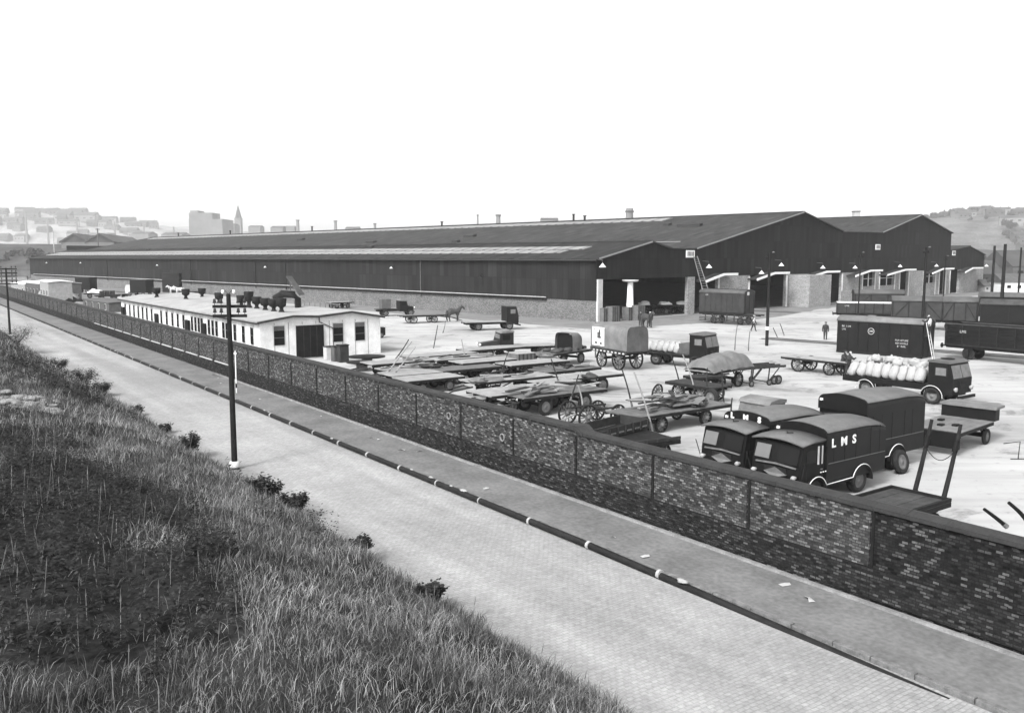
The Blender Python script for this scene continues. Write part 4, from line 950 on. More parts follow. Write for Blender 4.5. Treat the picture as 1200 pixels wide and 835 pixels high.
# bonneted lorry among the drays (facing left)
def bonnet_lorry(label,L,W_,mat,deckm,name='bonneted_lorry',load=None,cabm=None):
    t=thing(name,label,'lorry');zd=.95
    planks(t,L*.58,W_,zd,deckm,7,x0=-L*.21)
    f=MB()
    for s in(-1,1): f.box((0,s*.38,zd-.22),(L*.96,.1,.18))
    f.build('chassis',CHASSIS,t)
    cx=L*.1
    b=MB();b.prism([(cx,.6),(cx+1.15,.6),(cx+1.2,1.35),(cx+1.0,2.0),(cx,2.05)],-W_*.42,W_*.42);b.build('cab',cabm or mat,t,.05)
    MB().prism([(cx-.05,2.04),(cx+1.1,1.98),(cx+.95,2.14),(cx+.3,2.22),(cx-.05,2.16)],-W_*.44,W_*.44).build('cab_roof',TARPL,t,.03)
    for s in(-1,1):
        q=box('side_window',GLASS,t,(cx+.6,s*W_*.425,1.65),(.6,.02,.42))
    box('windscreen',paint('screen_glass',.13),t,(cx+1.12,0,1.68),(.04,W_*.66,.42))
    b=MB();b.prism([(cx+1.15,.7),(L*.5,.75),(L*.5,1.2),(cx+1.15,1.38)],-.42,.42);b.build('bonnet',mat,t,.06)
    box('radiator',RIM,t,(L*.5+.03,0,.95),(.06,.6,.6))
    for s in(-1,1):
        wheel(t,L*.5-.5,s*.78,.42,.18);wheel(t,-L*.28,s*.8,.42,.28)
        mudguard(t,L*.5-.5,s*.8,.53,.26,mat).location.z=.38
        MB().lathe([(0,.12),(.1,.12),(.11,.05),(.04,-.05)],10,(L*.5+.08,s*.45,1.1),'x').build('headlamp',INS,t)
    return t
t=bonnet_lorry('bonneted lorry with a pale cab roof and long bare deck facing left behind the drays',6.4,1.95,GREYD,WOODL,cabm=CHASSIS)
put(t,(-6.4*.28,.9,0),636,418,Vector((-.93,-.3)).normalized())
# horse-drawn flat and lorry by the shed side
t=flat_lorry('flat lorry with a tall dark cab facing right beside the shed wall',6.2,2.0,.95,3.6,edge=False,deck=WOODL,cabh=1.7)
put(t,(-3.6/2+.1,-1.0,0),561,387.5,toV(3400))
t=cart('horse_dray','long horse-drawn flat dray by the shed side, furthest left of the two flats','cart',5.6,2.0,1.0,.42,.48,kind='spoke',group=None,shafts=True,deckmat=WOOD);HD=t
put(t,(-.24*5.6,-.85,0),485,379,toV(2600))
t=bonnet_lorry('small pale-loaded lorry facing right near the shed wall beyond the hut',5.2,1.9,CHASSIS,WOODD,cabm=BLACK)
put(t,(-5.2*.28,-.8,0),452,370.5,toV(2900));SL=t
b=MB();b.box((-1.3,0,1.65),(1.3,1.4,1.3));b.build('tank_box',GREY,t,.06)
# items around
g=G(445,395.5,0);t=thing('barrow','dark loaded hand barrow standing by the right end of the hut','barrow',loc=g,rz=.4)
box('body',BLACK,t,(0,0,.65),(1.0,.8,.8),.04);[wheel(t,0,s*.5,.3,.08) for s in(-1,1)];MB().bar((.5,.2,1.0),(1.3,.2,1.3),.06).bar((.5,-.2,1.0),(1.3,-.2,1.3),.06).build('handles',CREAM,t)
for i,(px,py,k) in enumerate(((430,419,1.2),(424,425.5,.95))):
    g=G(px,py,.5);t=thing('cable_drum',['large dark round table-like drum top beside the hut end','smaller dark drum top half hidden behind the wall below the larger one'][i],'drum',loc=(g.x,g.y,0))
    MB().lathe([(0,.62),(1.15*k,.62),(1.15*k,.56),(0.05,.56)],26).build('disc',BLACK,t);MB().lathe([(.45,0),(.4,.1),(.4,.56)],16).build('pedestal',TARPL,t)
g=G(392,425,0)
for i,(px,py,h) in enumerate(((386,421,1.0),(395,423,1.15),(402,424,1.3))):
    g=G(px,py,0);t=thing('fuel_bin',['low bin leftmost of three against the hut end','middle of the three bins against the hut end','tallest bin, rightmost of three against the hut end'][i],'bin','bins against the hut end',g,ang(N));box('body',[CREAM,GREY,GREYD][i],t,(0,0,h/2),(.75,.6,h),.03);box('lid',GREYD,t,(0,0,h+.03),(.82,.67,.06))
# ================================================================ box vans parked nose to the wall
def arcsec(hw,z0,z1,crown,n=14,r=.28):
    """closed section (y,z): flat floor, upright sides, rounded eaves, crowned top"""
    p_=[(-hw,z0),(-hw,z1-r)]
    for i in range(1,5): a=math.pi/2*i/5; p_.append((-hw+r-r*math.cos(a),z1-r+r*math.sin(a)*1.0))
    for i in range(n+1):
        u=-1+2*i/n; y=u*(hw-r); p_.append((y,z1+(crown)*(1-u*u)))
    for i in range(4,0,-1): a=math.pi/2*i/5; p_.append((hw-r+r*math.cos(a),z1-r+r*math.sin(a)))
    p_+= [(hw,z1-r),(hw,z0)]
    return p_
def loft(b,prof_fn,xs_,smooth=False):
    P_=[prof_fn(x) for x in xs_];n=len(P_[0]);vs=[(xs_[i],y,z) for i in range(len(xs_)) for y,z in P_[i]]
    fs=[(i*n+j,i*n+(j+1)%n,(i+1)*n+(j+1)%n,(i+1)*n+j) for i in range(len(xs_)-1) for j in range(n)]
    b.add(vs,fs,smooth);b.add(vs[:n],[tuple(range(n))[::-1]]);b.add(vs[-n:],[tuple(range(n))])
VANW=2.0
def van(label,front_n,side_w,ex=0.0,long=3.42,zt=2.5,letters=(True,True),open_pane=True,head='LMS',extra=None):
    """nose towards the wall; side_w = the side nearer the camera, measured along the wall"""
    t=thing('delivery_van',label,'van','dark box delivery vans parked nose to the wall')
    o_=NW(front_n+2.05,side_w+VANW/2);t.location=(o_.x,o_.y,0);t.rotation_euler.z=ang(-N)
    hw=VANW/2;xr=.72-long;d=zt-2.5
    b=MB();xs_=[xr,xr+.5,xr+1.2,.72];loft(b,lambda x:arcsec(hw,.62,zt-.12-(.16 if x<xr+.1 else (.05 if x<xr+.6 else 0)),.1),xs_)
    b.build('body',MAROON,t,.015)
    # canvas roof skin, a thin shell proud of the body
    b=MB();n=16;vs=[];fs=[]
    for x,dz in((xr+.02,-.16),(xr+.5,-.05),(xr+1.2,0),(.70,0)):
        for i in range(n+1):
            u=-1+2*i/n;vs.append((x,u*(hw-.035),zt-.12+dz+.1*(1-min(1,abs(u)/.72)**2)+.012-(max(0,abs(u)-.72)/.28)**2*.12))
    for i in range(3):
        for k in range(n): fs.append((i*(n+1)+k,i*(n+1)+k+1,(i+1)*(n+1)+k+1,(i+1)*(n+1)+k))
    b.add(vs,fs,True);o=b.build('roof',ROOFC,t);o.location.z=.012;sm=o.modifiers.new('s','SOLIDIFY');sm.thickness=.03;sm.offset=1
    MB().prism(arcsec(hw+.02,zt-.62,zt-.06,.09),.72,.80,'x').build('headboard',BLACK,t,.01) 
    # cab
    b=MB();b.prism([(.8,.62),(1.95,.62),(2.05,1.0),(2.03,1.32),(1.88,1.98),(.8,2.03)],-hw+.06,hw-.06);b.build('cab',BLACK,t,.04)
    b=MB();vs=[];fs=[]
    for i,(x,dz) in enumerate(((.79,.02),(1.5,.0),(2.04,-.06))):
        for k in range(11):
            u=-1+.2*k;vs.append((x,u*(hw+.01),2.1+dz+.12*(1-u*u)+(0)))
    for i in range(2):
        for k in range(10): fs.append((i*11+k,i*11+k+1,(i+1)*11+k+1,(i+1)*11+k))
    b.add(vs,fs,True);o=b.build('cab_roof',ROOFC,t);sm=o.modifiers.new('s','SOLIDIFY');sm.thickness=.06
    b=MB();b.bar((1.35,-.12,2.27),(1.5,0,2.26),.03).bar((1.5,0,2.26),(1.38,.15,2.27),.03);b.build('roof_vent',CHASSIS,t)
    # windscreen : two panes
    scr=paint('bright_pane',.12,.3,1,.1,.3)
    for s in(-1,1):
        a_=Vector((2.035,0,1.36));c_=Vector((1.895,0,1.92))
        y0,y1=(.05,hw-.16) if s>0 else (-hw+.16,-.05)
        f=MB();a_=Vector((2.045,0,1.42 if s<0 else 1.36));c_=Vector((1.905,0,1.86 if s<0 else 1.9));y0+=.0;y1-=(.22 if s<0 else 0);q=[(a_.x+.012,y0,a_.z),(a_.x+.012,y1,a_.z),(c_.x+.012,y1,c_.z),(c_.x+.012,y0,c_.z)]
        f.add(q+[(x+.02,y,z) for x,y,z in q],[(0,1,2,3),(4,5,6,7),(0,1,5,4),(1,2,6,5),(2,3,7,6),(3,0,4,7)]);f.build('windscreen',(scr if s<0 and open_pane else GLASS),t)
    b=MB();b.bar((2.06,-.78,1.27),(2.09,.0,1.32),.05).bar((2.09,.0,1.32),(2.06,.78,1.27),.05);b.build('screen_rail',RIM,t)
    b=MB();b.prism([(2.02,.95),(2.09,.95),(2.09,1.2),(2.02,1.2)],-.42,.42);b.build('radiator',CHASSIS,t,.02)
    b=MB();b.add([(2.06,-.45,1.0),(2.14,0,.86),(2.06,.45,1.0),(2.10,0,1.2),(2.09,-.45,1.0),(2.17,0,.86),(2.09,.45,1.0),(2.13,0,1.2)],[(0,1,2,3),(4,5,6,7),(0,1,5,4),(1,2,6,5),(2,3,7,6),(3,0,4,7)]);b.build('radiator_badge_plate',TARPL,t)
    for s in(-1,1):
        MB().lathe([(0,2.26),(.06,2.25),(.08,2.18),(.04,2.05)],14,(0,s*.78,.98),'x').build('headlamp',paint('lamp_glass',.3,.3,2,.1,.3),t)
        MB().bar((2.0,s*(hw-.05),.75),(2.12,s*(hw+.16),1.5),.025).build('mirror_arm',CHASSIS,t)
    box('bumper',CHASSIS,t,(2.18,0,.5),(.07,VANW*.86,.14))
    f=MB()
    for s in(-1,1): f.box((-.4,s*.38,.56),(long+.9,.1,.16))
    f.build('chassis',CHASSIS,t)
    for s in(-1,1):
        box('door_opening',CREAM,t,(1.02,s*(hw-.055),1.62),(.26,.03,.6));box('door_strap',CHASSIS,t,(1.04,s*(hw-.03),1.62),(.08,.03,.62))
        wheel(t,1.27,s*(hw-.14),.41,.2);wheel(t,-1.28,s*(hw-.18),.43,.3)
        mudguard(t,1.27,s*(hw-.1),.53,.28,MAROON).location.z=.4;mudguard(t,-1.28,s*(hw-.08),.58,.34,MAROON).location.z=.42
        y=s*(hw+.05);b=MB()
        pts=[(1.27+.55*math.cos(a),y,.4+.55*math.sin(a)) for a in [math.pi*.15+math.pi*.72*i/10 for i in range(11)]]
        p2=[(-1.28+.6*math.cos(a),y,.42+.6*math.sin(a)) for a in [math.pi*.12+math.pi*.8*i/10 for i in range(11)]]
        b.tube(pts+p2,.015,5);b.build('guard_line',WHITE,t)
        box('skirt',MAROON,t,(-.02,s*(hw-.02),.64),(1.5,.05,.22))
        box('waist_moulding',GREY,t,((xr+.7)/2,s*(hw+.008),1.28),(.7-xr-.1,.02,.025))
        if letters[0 if s<0 else 1]:
            for k,c in enumerate('LMS'):
                text(c,.40,.006,WHITE,t,((.40-k*.58)*s if s<0 else .40-k*.58,s*(hw+.012),1.93),(math.pi/2,0,math.pi if s>0 else 0),bold=.012,name='letter',sx=1.15)
        for xx in(-2.3,-1.75,-.9,-.25,.35): box('panel_seam',CHASSIS,t,(xx,s*(hw+.004),1.75),(.02,.012,1.0))
        for xx in(.86,1.72): box('door_seam',CHASSIS,t,(xx,s*(hw-.055),1.2),(.018,.012,1.1))
        box('cab_window',GLASS,t,(1.5,s*(hw-.052),1.62),(.5,.012,.42));box('door_handle',RIM,t,(.95,s*(hw-.03),1.15),(.1,.03,.03))
        for k in range(3): box('plate_mark',WHITE,t,(1.0-k*.13,s*(hw-.02),1.05),(.06,.02,.03))
    if head:
        for k,c in enumerate(head): text(c,.27,.005,WHITE,t,(.812,-.62+k*.6,zt-.2),(math.pi/2,0,math.pi/2),bold=.014,name='headboard_letter',sx=1.1)
    box('marker_lamp',WHITE,t,(.83,-hw+.14,zt-.27),(.06,.1,.08))
    return t
V3=van('nearest dark box van with big white letters on its side, right of the other vans',23.35,16.5,head='')
V1=van('leftmost dark box van showing white letters across the headboard above its cab',23.5,18.87,long=3.3)
V4=van('tallest dark box van standing behind the nearest one, farthest from the wall',27.3,17.55,zt=2.95,long=3.9,letters=(False,False),head='')
# half hidden cab behind the leftmost van
t=bonnet_lorry('pale-roofed lorry cab just peeping over the roof of the leftmost van',4.6,1.8,GREYD,WOODL,cabm=RIM);put(t,(1.0,0,2.1),893,468,-N)
t=thing('loose_tyre','loose tyre leaning against the side of the tallest dark van','tyre');q=NW(30.35,17.2);t.location=(q.x,q.y,0);t.rotation_euler.z=ang(-N);wheel(t,0,0,.45,.2,z=.43).rotation_euler=(.22,0,0)
# ================================================================ tall trailer with raised gooseneck
a_=G(1126,507,.98);b_=G(1165,493.5,.98);L=(b_-a_).length;L=max(2.2,min(4,L));w_=(G(1067,497,.98)-a_).length;hh=Vector((b_.x-a_.x,b_.y-a_.y)).normalized();print('goose',L,w_,hh)
t=cart('gooseneck_trailer','low dark articulated trailer with raised neck standing right of the vans','trailer',L,w_,.98,.34,.34,deckmat=TARPL,shafts=False,group=None,tail=1,wf=.08,wr=.9)
put(t,(-L/2,-w_/2,.98),1126,507,hh)
t.name='gooseneck_trailer';t['category']='trailer'
box('front_bulkhead',MAROON,t,(-L/2-.05,0,.62),(.12,w_,.66),.02);
b=MB();b.box((L/2+.25,0,1.22),(.5,2.25,.5));b.build('neck_step',MAROON,t,.02)
b=MB();b.prism([(L/2-.02,-1.15),(L/2+1.1,-1.1),(L/2+1.45,-.75),(L/2+1.45,.75),(L/2+1.1,1.1),(L/2-.02,1.15)],1.47,1.58,'z') if False else b.add([(x,y,z) for z in(1.47,1.58) for x,y in((L/2-.1,-1.18),(L/2+1.0,-1.15),(L/2+1.35,-.8),(L/2+1.35,.8),(L/2+1.0,1.15),(L/2-.1,1.18))],[(0,1,2,3,4,5),(6,7,8,9,10,11)]+[(i,(i+1)%6,6+(i+1)%6,6+i) for i in range(6)])
b.build('neck_plate',TARPL,t,.01);MB().bar((L/2+.9,-.9,1.42),(L/2+.9,.9,1.42),.1,.1).build('neck_beam',CHASSIS,t)
for k,(x,y) in enumerate(((-.55,.1),(-.3,-.35),(.25,.55))): box('deck_block',BLACK,t,(x*L*.4,y,1.02),(.3,.22,.09),.02)
# platform truck with upright shafts at the wall
w=(G(1046,570.5,.98)-G(1115,587,.98)).length;print('W',w)
t=cart('platform_cart','flat handcart platform with upright shafts and chain close behind the wall at right','cart',2.6,w,.98,.36,.36,group=None,shafts=False,deckmat=TARP);t.rotation_euler.z=ang(N)
t.name='platform_cart'
L=2.6;g_=G(1115,587,.98);c_=Vector((g_.x,g_.y))-N*(L/2)+Vector((-N.y,N.x))*(w/2);t.location=(c_.x,c_.y,0)
for s in(-1,1): MB().box((0,s*(w/2-.03),1.02),(L,.07,.09)).build('deck_edge',CHASSIS,t)
MB().box((L/2-.03,0,1.02),(.07,w,.09)).build('deck_edge',CHASSIS,t)
for s,(px0,py0,px1,py1) in((1,(1072,576,1092,494)),(-1,(1106,583,1126,500))):
    p0=G(px0,py0,1.0);x=(px1-600)/1026.6
    Y=p0.y+.25;z1=CH-(py1-301)/1026.6*Y;p1=Vector(((px1-600)*(Y*math.cos(TH)+(CH-z1)*math.sin(TH))/F,Y,z1))
    Mi=Matrix.Rotation(-t.rotation_euler.z,3,'Z');a_=Mi@(p0-t.location);b_=Mi@(p1-t.location)
    MB().tube([a_,a_.lerp(b_,.33)+Vector((.03,0,0)),a_.lerp(b_,.66)+Vector((.03,0,0)),b_],[.075,.07,.06,.05],8).build('shaft',CHASSIS,t)
    MB().tube([a_.lerp(b_,.62)+Vector((0,0,.0)),a_.lerp(b_,.78)],.085,8).build('shaft_iron',BLACK,t)
    if s==1: sA,sB=a_,b_
    else:
        for f in(.06,.62):
            q0=sA.lerp(sB,f);q1=a_.lerp(b_,f);MB().tube([q0.lerp(q1,i/10)-Vector((0,0,.32*math.sin(math.pi*i/10))) for i in range(11)],.012,5).build('chain',CHASSIS,t)
shaft1('dark shaft end leaning in the yard at the right, left of its twin',(1180,617),(1153,604),.7,r=.055,mat=BLACK)
shaft1('dark shaft end leaning in the yard at the far right edge',(1207,615),(1182,596),.7,r=.06,mat=BLACK)
# fallen little frame at right
g=G(1193,538,0);t=thing('hand_rail_frame','small dark bent iron frame lying by the right edge of the yard','iron frame',loc=g)
MB().tube([(0,0,0),(.1,.1,.7),(-.5,.2,.6)],.02,5).build('rod',CHASSIS,t);MB().tube([(-.3,0,.02),(.3,0,.02)],.02,5).build('foot',CHASSIS,t)
# ================================================================ tarpaulin load and its cart
tc_=cart('tarpaulin_dray','high cart under a big crumpled tarpaulin in the middle of the yard','cart',4.0,2.0,1.2,.45,.5,kind='spoke',group=None,shafts=False)
put(tc_,(-2.0,1.0,1.2),803,432,toV(1750))
Rt=Matrix.Rotation(tc_.rotation_euler.z,3,'Z')
b=MB();nu,nv=34,14;vs=[];fs=[]
for i in range(nu):
    x=-2.1+4.4*i/(nu-1)
    for j in range(nv):
        u=-1+2*j/(nv-1);h=(1-abs(u)**3.2)
        bump=.16*noise.noise(Vector((x*1.3,u*1.5,4)))+.09*noise.noise(Vector((x*3.3,u*3,9)))
        e=min(1,(i+.4)/3,(nu-i-.6)/3);e=max(0,e)**.5
        z=1.17+(.12+.62*h*e)*(.75+.45*min(1,i/12))*(1+bump*1.2)-(1-e)*.1
        y=u*(1.12+.05*noise.noise(Vector((x*2,u,1))))
        vs.append((x+.05*noise.noise(Vector((x,u*4,2))),y,z-max(0,abs(u)-.9)*1.6*(.6+.5*noise.noise(Vector((x*2.5,u,6))))))
for i in range(nu-1):
    for j in range(nv-1): fs.append((i*nv+j,i*nv+j+1,(i+1)*nv+j+1,(i+1)*nv+j))
o=b.add(vs,fs,True).build('tarpaulin',paint('crumpled_tarp',.13,.75,1.3,.3,.3,.9,fine=.15),None,loc=tc_.location.copy(),rz=tc_.rotation_euler.z);tag(o,'big crumpled grey tarpaulin covering a load in the middle of the yard','tarpaulin')
sdm=o.modifiers.new('d','SUBSURF');sdm.levels=1;sdm.render_levels=1
def put2(root,lx0,lx1,ly,p0,p1,r=0):
    """near-side wheel feet lx0 at pixel p0 and lx1 at pixel p1 decide the heading"""
    a=G(*p0);b=G(*p1);h=Vector((b.x-a.x,b.y-a.y))*(1 if lx1>lx0 else -1);put(root,((lx0+lx1)/2,ly,0),(p0[0]+p1[0])/2,(p0[1]+p1[1])/2,h.normalized());return root
t=cart('timber_trolley','short heavy cart with one fat rubber tyre in front of the tarpaulin load','cart',3.4,1.7,.95,.46,.44,kind='spoke',group=None,shafts=False,deckmat=WOODD);put2(t,-1.0,1.3,-.72,(786,466),(834,474))
wheel(t,1.75,-.95,.46,.3,'disc')
t=cart('low_trolley','small flat trolley between the tyred cart and the tarpaulin load','cart',2.3,1.3,1.0,.3,.3,group=None,shafts=False,deckmat=WOODD);put(t,(0,0,0),826,459,toV(2600))
# skeletal trailer
t=thing('skeletal_trailer','bare steel skeleton trailer on small jockey wheels right of the tarpaulin load','trailer');put(t,(0,-.75,0),892,452,toV(2600))
b=MB()
for s in(-.75,-.25,.25,.75): b.bar((-2.4,s,1.15),(2.0,s,1.15),.07,.14)
for k in range(6): b.bar((-2.2+k*.8,-.8,1.1),(-2.2+k*.8,.8,1.1),.07)
b.build('frame',RUST,t)
for x in(-.85,.6):
    b=MB()
    for s in(-.7,.7): b.bar((x,s,.2),(x+.1,s,1.1),.06);b.bar((x,s,.2),(x+.9,s,1.05),.05)
    b.bar((x,-.8,.2),(x,.8,.2),.06);b.build('landing_leg',RUST,t)
    for s in(-.8,.8): wheel(t,x,s,.2,.1)
for x in(1.1,1.45): wheel(t,x,-.7,.3,.12)
b=MB();b.bar((-2.4,-.5,.9),(-4.2,-.3,.75),.1,.08).bar((-2.4,.5,.9),(-4.2,-.3,.75),.1,.08);b.build('drawbar',RUST,t)
# dray by the sack lorry
t=cart('spoked_dray','four-wheeled spoked dray with a pale deck standing left of the sack lorry','cart',5.0,1.9,1.0,.44,.52,kind='spoke',group=None,shafts=False,deckmat=WOODL);put2(t,-1.7,1.75,-.8,(927,434.5),(979,440.5))
t=flat_lorry('dark-cabbed lorry loaded with pale sacks beyond the covered wagon',5.6,2.0,.95,3.3,edge=False,deck=WOODD,cabh=1.55);put2(t,-1.55,1.75,-1.0,(774,428),(806,431));LS=t
for s in(-1,1):
    for i in range(6): sack(-2.3+i*.48,s*.5,1.32,.24,.3,.36,i+140+s,(s*.15,.4,0),root=t,label='sack standing on the lorry beyond the covered wagon',group='pale sacks on the far lorry',mat=paint('dull_sack',.34,.9,3,.2,.1,.3))
o=box('crate',GREY,None,(0,0,0),(.9,1.5,.75));q=Matrix.Rotation(t.rotation_euler.z,3,'Z')@Vector((.75,0,0));o.location=(t.location.x+q.x,t.location.y+q.y,1.34);o.rotation_euler.z=t.rotation_euler.z;tag(o,'grey crate on the lorry bed just behind the cab beyond the covered wagon','crate')
# ================================================================ containers
def container(label,L,W_,H,mat,roofm,emblem=True,z0=0):
    t=thing('container',label,'container','') 
    b=MB();sec=[(-W_/2,z0+.12),(-W_/2,z0+H-.35)]+[(-W_/2*math.cos(math.pi*i/12),z0+H-.35+.42*math.sin(math.pi*i/12)**.8) for i in range(1,12)]+[(W_/2,z0+H-.35),(W_/2,z0+.12)]
    b.prism(sec,-L/2,L/2,'x');b.build('body',mat,t,.02)
    b=MB();n=13;ys=[(-(W_/2+.03)*math.cos(math.pi*i/12),z0+H-.35+.43*math.sin(math.pi*i/12)**.8+.03) for i in range(13)]
    vs=[(x,y,z) for x in(-L/2-.05,L/2+.05) for y,z in ys];b.add(vs,[(j,j+1,n+j+1,n+j) for j in range(n-1)],True)
    o=b.build('roof',roofm,t);sm=o.modifiers.new('s','SOLIDIFY');sm.thickness=.04;sm.offset=1
    for k in range(5): MB().tube([(-L/2,y,z+.05) for y,z in ys[3+k:4+k]]+[(L/2,y,z+.05) for y,z in ys[3+k:4+k]],.025,4).build('roof_batten',CHASSIS,t)
    for s in(-1,1):
        for k in range(9): box('stanchion',mat,t,(-L/2+.06+k*(L-.12)/8,s*(W_/2+.02),z0+H/2-.1),(.07,.05,H-.6))
        box('sole_bar',CHASSIS,t,(0,s*(W_/2-.02),z0+.1),(L,.12,.18))
    for s in(-1,1):
        for y in(-.5,.0,.5): box('door_bar',CHASSIS,t,(s*(L/2+.02),y*W_*.8,z0+H/2-.1),(.04,.05,H-.6))
    return t
CT=container('dark arched-roof container with an emblem standing behind the sack lorry',7.0,2.4,3.0,MAROON,TARPL)
put(CT,(-3.5,-1.2,0),1080,420.5,B);CT.rotation_euler.z=ang(B)
# B heading: right-hand side (local -y) faces away to the right; the side towards the camera is +y
put(CT,(-3.5,1.2,0),1080,420.5,B)
ysd=1.2+.03
EM=paint('worn_lettering',.38,.7,20,.4)
MB().lathe([(.23,0),(.27,0),(.27,.02),(.23,.02),(.23,0)],20,(.6,ysd,1.95),'y').build('emblem_ring',EM,CT)
text('LMS',.2,.004,EM,CT,(.6,ysd+.01,1.95),(math.pi/2,0,math.pi),bold=.004)
text('BK 1804',.22,.004,EM,CT,(2.7,ysd+.01,2.25),(math.pi/2,0,math.pi));text('LMS',.2,.004,EM,CT,(2.9,ysd+.01,2.0),(math.pi/2,0,math.pi))
for k,s_ in enumerate(('FURNITURE','REMOVALS','BY RAIL')): text(s_,.2,.004,EM,CT,(-1.9,ysd+.01,1.35-k*.24),(math.pi/2,0,math.pi))
box('roof_bale',TARPL,CT,(1.0,.2,3.1),(.7,.4,.2),.08)
# ladder at its near end
t=thing('ladder','pale ladder leaning on the near end of the dark container','ladder',loc=CT.location,rz=ang(B))
b=MB()
for s in(-.2,.2): b.bar((-4.3,s+.9,.02),(-3.62,s+.9,3.1),.06,.05)
for k in range(9): f=(k+.7)/9.5; b.bar((-4.3+.68*f,.7,3.08*f),(-4.3+.68*f,1.1,3.08*f),.035)
b.build('frame',CREAM,t)
# second container on its lorry before the shed
GC=container('grey arched-roof container carried high on a trailer before the shed opening',6.2,2.3,2.75,GREYD,GREY)
TR=cart('container_trailer','heavy flat trailer under the grey container by the shed front','trailer',7.6,2.2,1.25,.45,.45,group=None,shafts=False,deckmat=WOODD)
put(TR,(-3.8,1.1,0),884,382,B);q=Matrix.Rotation(ang(B),3,'Z')@Vector((.7,0,0));GC.location=(TR.location.x+q.x,TR.location.y+q.y,1.26);GC.rotation_euler.z=ang(B)
for k in range(3): box('side_beam',[GREYD,RUST,GREYD][k],TR,(.2,1.16,.35+k*.2),(7.0,.12,.1))
for k in range(7): box('strut',RUST,TR,(-3.1+k*1.0,1.1,.75),(.12,.1,.9))
text('LMS',.24,.004,EM,GC,(2.0,1.19,2.2),(math.pi/2,0,math.pi))
box('end_lamp',CREAM,GC,(-3.12,.3,2.45),(.05,.4,.4))
# ladder / conveyor frame from the container roof to the number board
p0=Vector((GC.location.x,GC.location.y,4.0))+Matrix.Rotation(ang(B),3,'Z')@Vector((2.4,.9,.0));
q0=fx(812.5,8);p1=S0+C.to_3d()*q0-B.to_3d()*.35+Vector((0,0,8.1))
t=thing('long_ladder','long thin ladder rising from the grey container to the board on the shed','ladder',loc=(0,0,0));b=MB()
for s in(-.35,.35): b.bar(p0+Vector((s,0,0)),p1+Vector((s*.7,0,0)),.09)
for k in range(14): a_=p0.lerp(p1,(k+.5)/14);b.bar(a_-Vector((.33,0,0)),a_+Vector((.33,0,0)),.05)
b.build('frame',TARPL,t)
# ================================================================ railway wagons
def wagon(label,L,kind,mat,roofm,pA,pB,zA,name='railway_wagon',W_=2.4,H=None,grp='railway vehicles standing in the yard'):
    """pA,pB: pixels of the left and right ends of the near top edge at height zA"""
    a=G(*pA,zA);b=G(*pB,zA);d=Vector((b.x-a.x,b.y-a.y));L=min(d.length,9.5) if L is None else L;d.normalize()
    t=thing(name,label,'wagon',grp);right=Vector((d.y,-d.x))
    c=Vector((a.x,a.y))+d*L/2-right*(W_/2);t.location=(c.x,c.y,0);t.rotation_euler.z=ang(d)
    zf=1.15
    if kind=='open':
        for s in(-1,1): 
            b_=MB();nb=5;hh=(zA-zf)/nb
            for k in range(nb): b_.box((0,s*(W_/2-.04),zf+hh*(k+.5)),(L,.08,hh-.015))
            b_.build('side',mat,t)
            for k in range(7): box('side_iron',CHASSIS,t,(-L/2+.1+k*(L-.2)/6,s*(W_/2+.02),(zf+zA)/2),(.1,.05,zA-zf))
            box('top_rail',roofm,t,(0,s*(W_/2-.03),zA+.02),(L,.12,.07))
        for s in(-1,1): box('end',mat,t,(s*(L/2-.04),0,(zf+zA)/2),(.08,W_-.1,zA-zf))
        box('floor',WOODD,t,(0,0,zf),(L,W_,.1))
        text('LMS',.3,.004,EM,t,(-L*.32,-W_/2-.05,(zf+zA)/2+.25),(math.pi/2,0,0))
    else:
        H=zA+.5
        sec=[(-W_/2,zf),(-W_/2,zA)]+[(-W_/2*math.cos(math.pi*i/12),zA+.5*math.sin(math.pi*i/12)) for i in range(1,12)]+[(W_/2,zA),(W_/2,zf)]
        MB().prism(sec,-L/2,L/2,'x').build('body',mat,t)
        n=13;ys=[(-(W_/2+.06)*math.cos(math.pi*i/12),zA+.54*math.sin(math.pi*i/12)+.02) for i in range(13)];vs=[(x,y,z) for x in(-L/2-.08,L/2+.08) for y,z in ys]
        o=MB().add(vs,[(j,j+1,n+j+1,n+j) for j in range(n-1)],True).build('roof',roofm,t);sm=o.modifiers.new('s','SOLIDIFY');sm.thickness=.05;sm.offset=1
        for s in(-1,1):
            for x in(-L/2+.05,-L*.17,L*.17,L/2-.05): box('stanchion',CHASSIS,t,(x,s*(W_/2+.03),(zf+zA)/2),(.09,.06,zA-zf))
            MB().bar((-L/2+.1,s*(W_/2+.03),zf+.1),(-L*.19,s*(W_/2+.03),zA-.15),.09,.05).build('brace',CHASSIS,t);MB().bar((L/2-.1,s*(W_/2+.03),zf+.1),(L*.19,s*(W_/2+.03),zA-.15),.09,.05).build('brace',CHASSIS,t)
            box('door',mat,t,(0,s*(W_/2+.04),(zf+zA)/2),(L*.3,.05,zA-zf-.15))
    b_=MB()
    for s in(-1,1): b_.box((0,s*.9,zf-.15),(L,.12,.26))
    b_.build('underframe',CHASSIS,t)
    for x in(-L*.29,L*.29):
        MB().tube([(x,-.75,.5),(x,.75,.5)],.07,8).build('axle',CHASSIS,t)
        for s in(-1,1): wheel(t,x,s*.72,.5,.12,'disc',CHASSIS);box('axle_box',CHASSIS,t,(x,s*.95,.55),(.25,.14,.5))
    for s in(-1,1):
        for y in(-.85,.85): MB().lathe([(.07,0),(.07,s*.35),(.2,s*.37),(.2,s*.42),(0,s*.44)],10,(s*L/2,y,zf-.15),'x').build('buffer',CHASSIS,t)
    return t
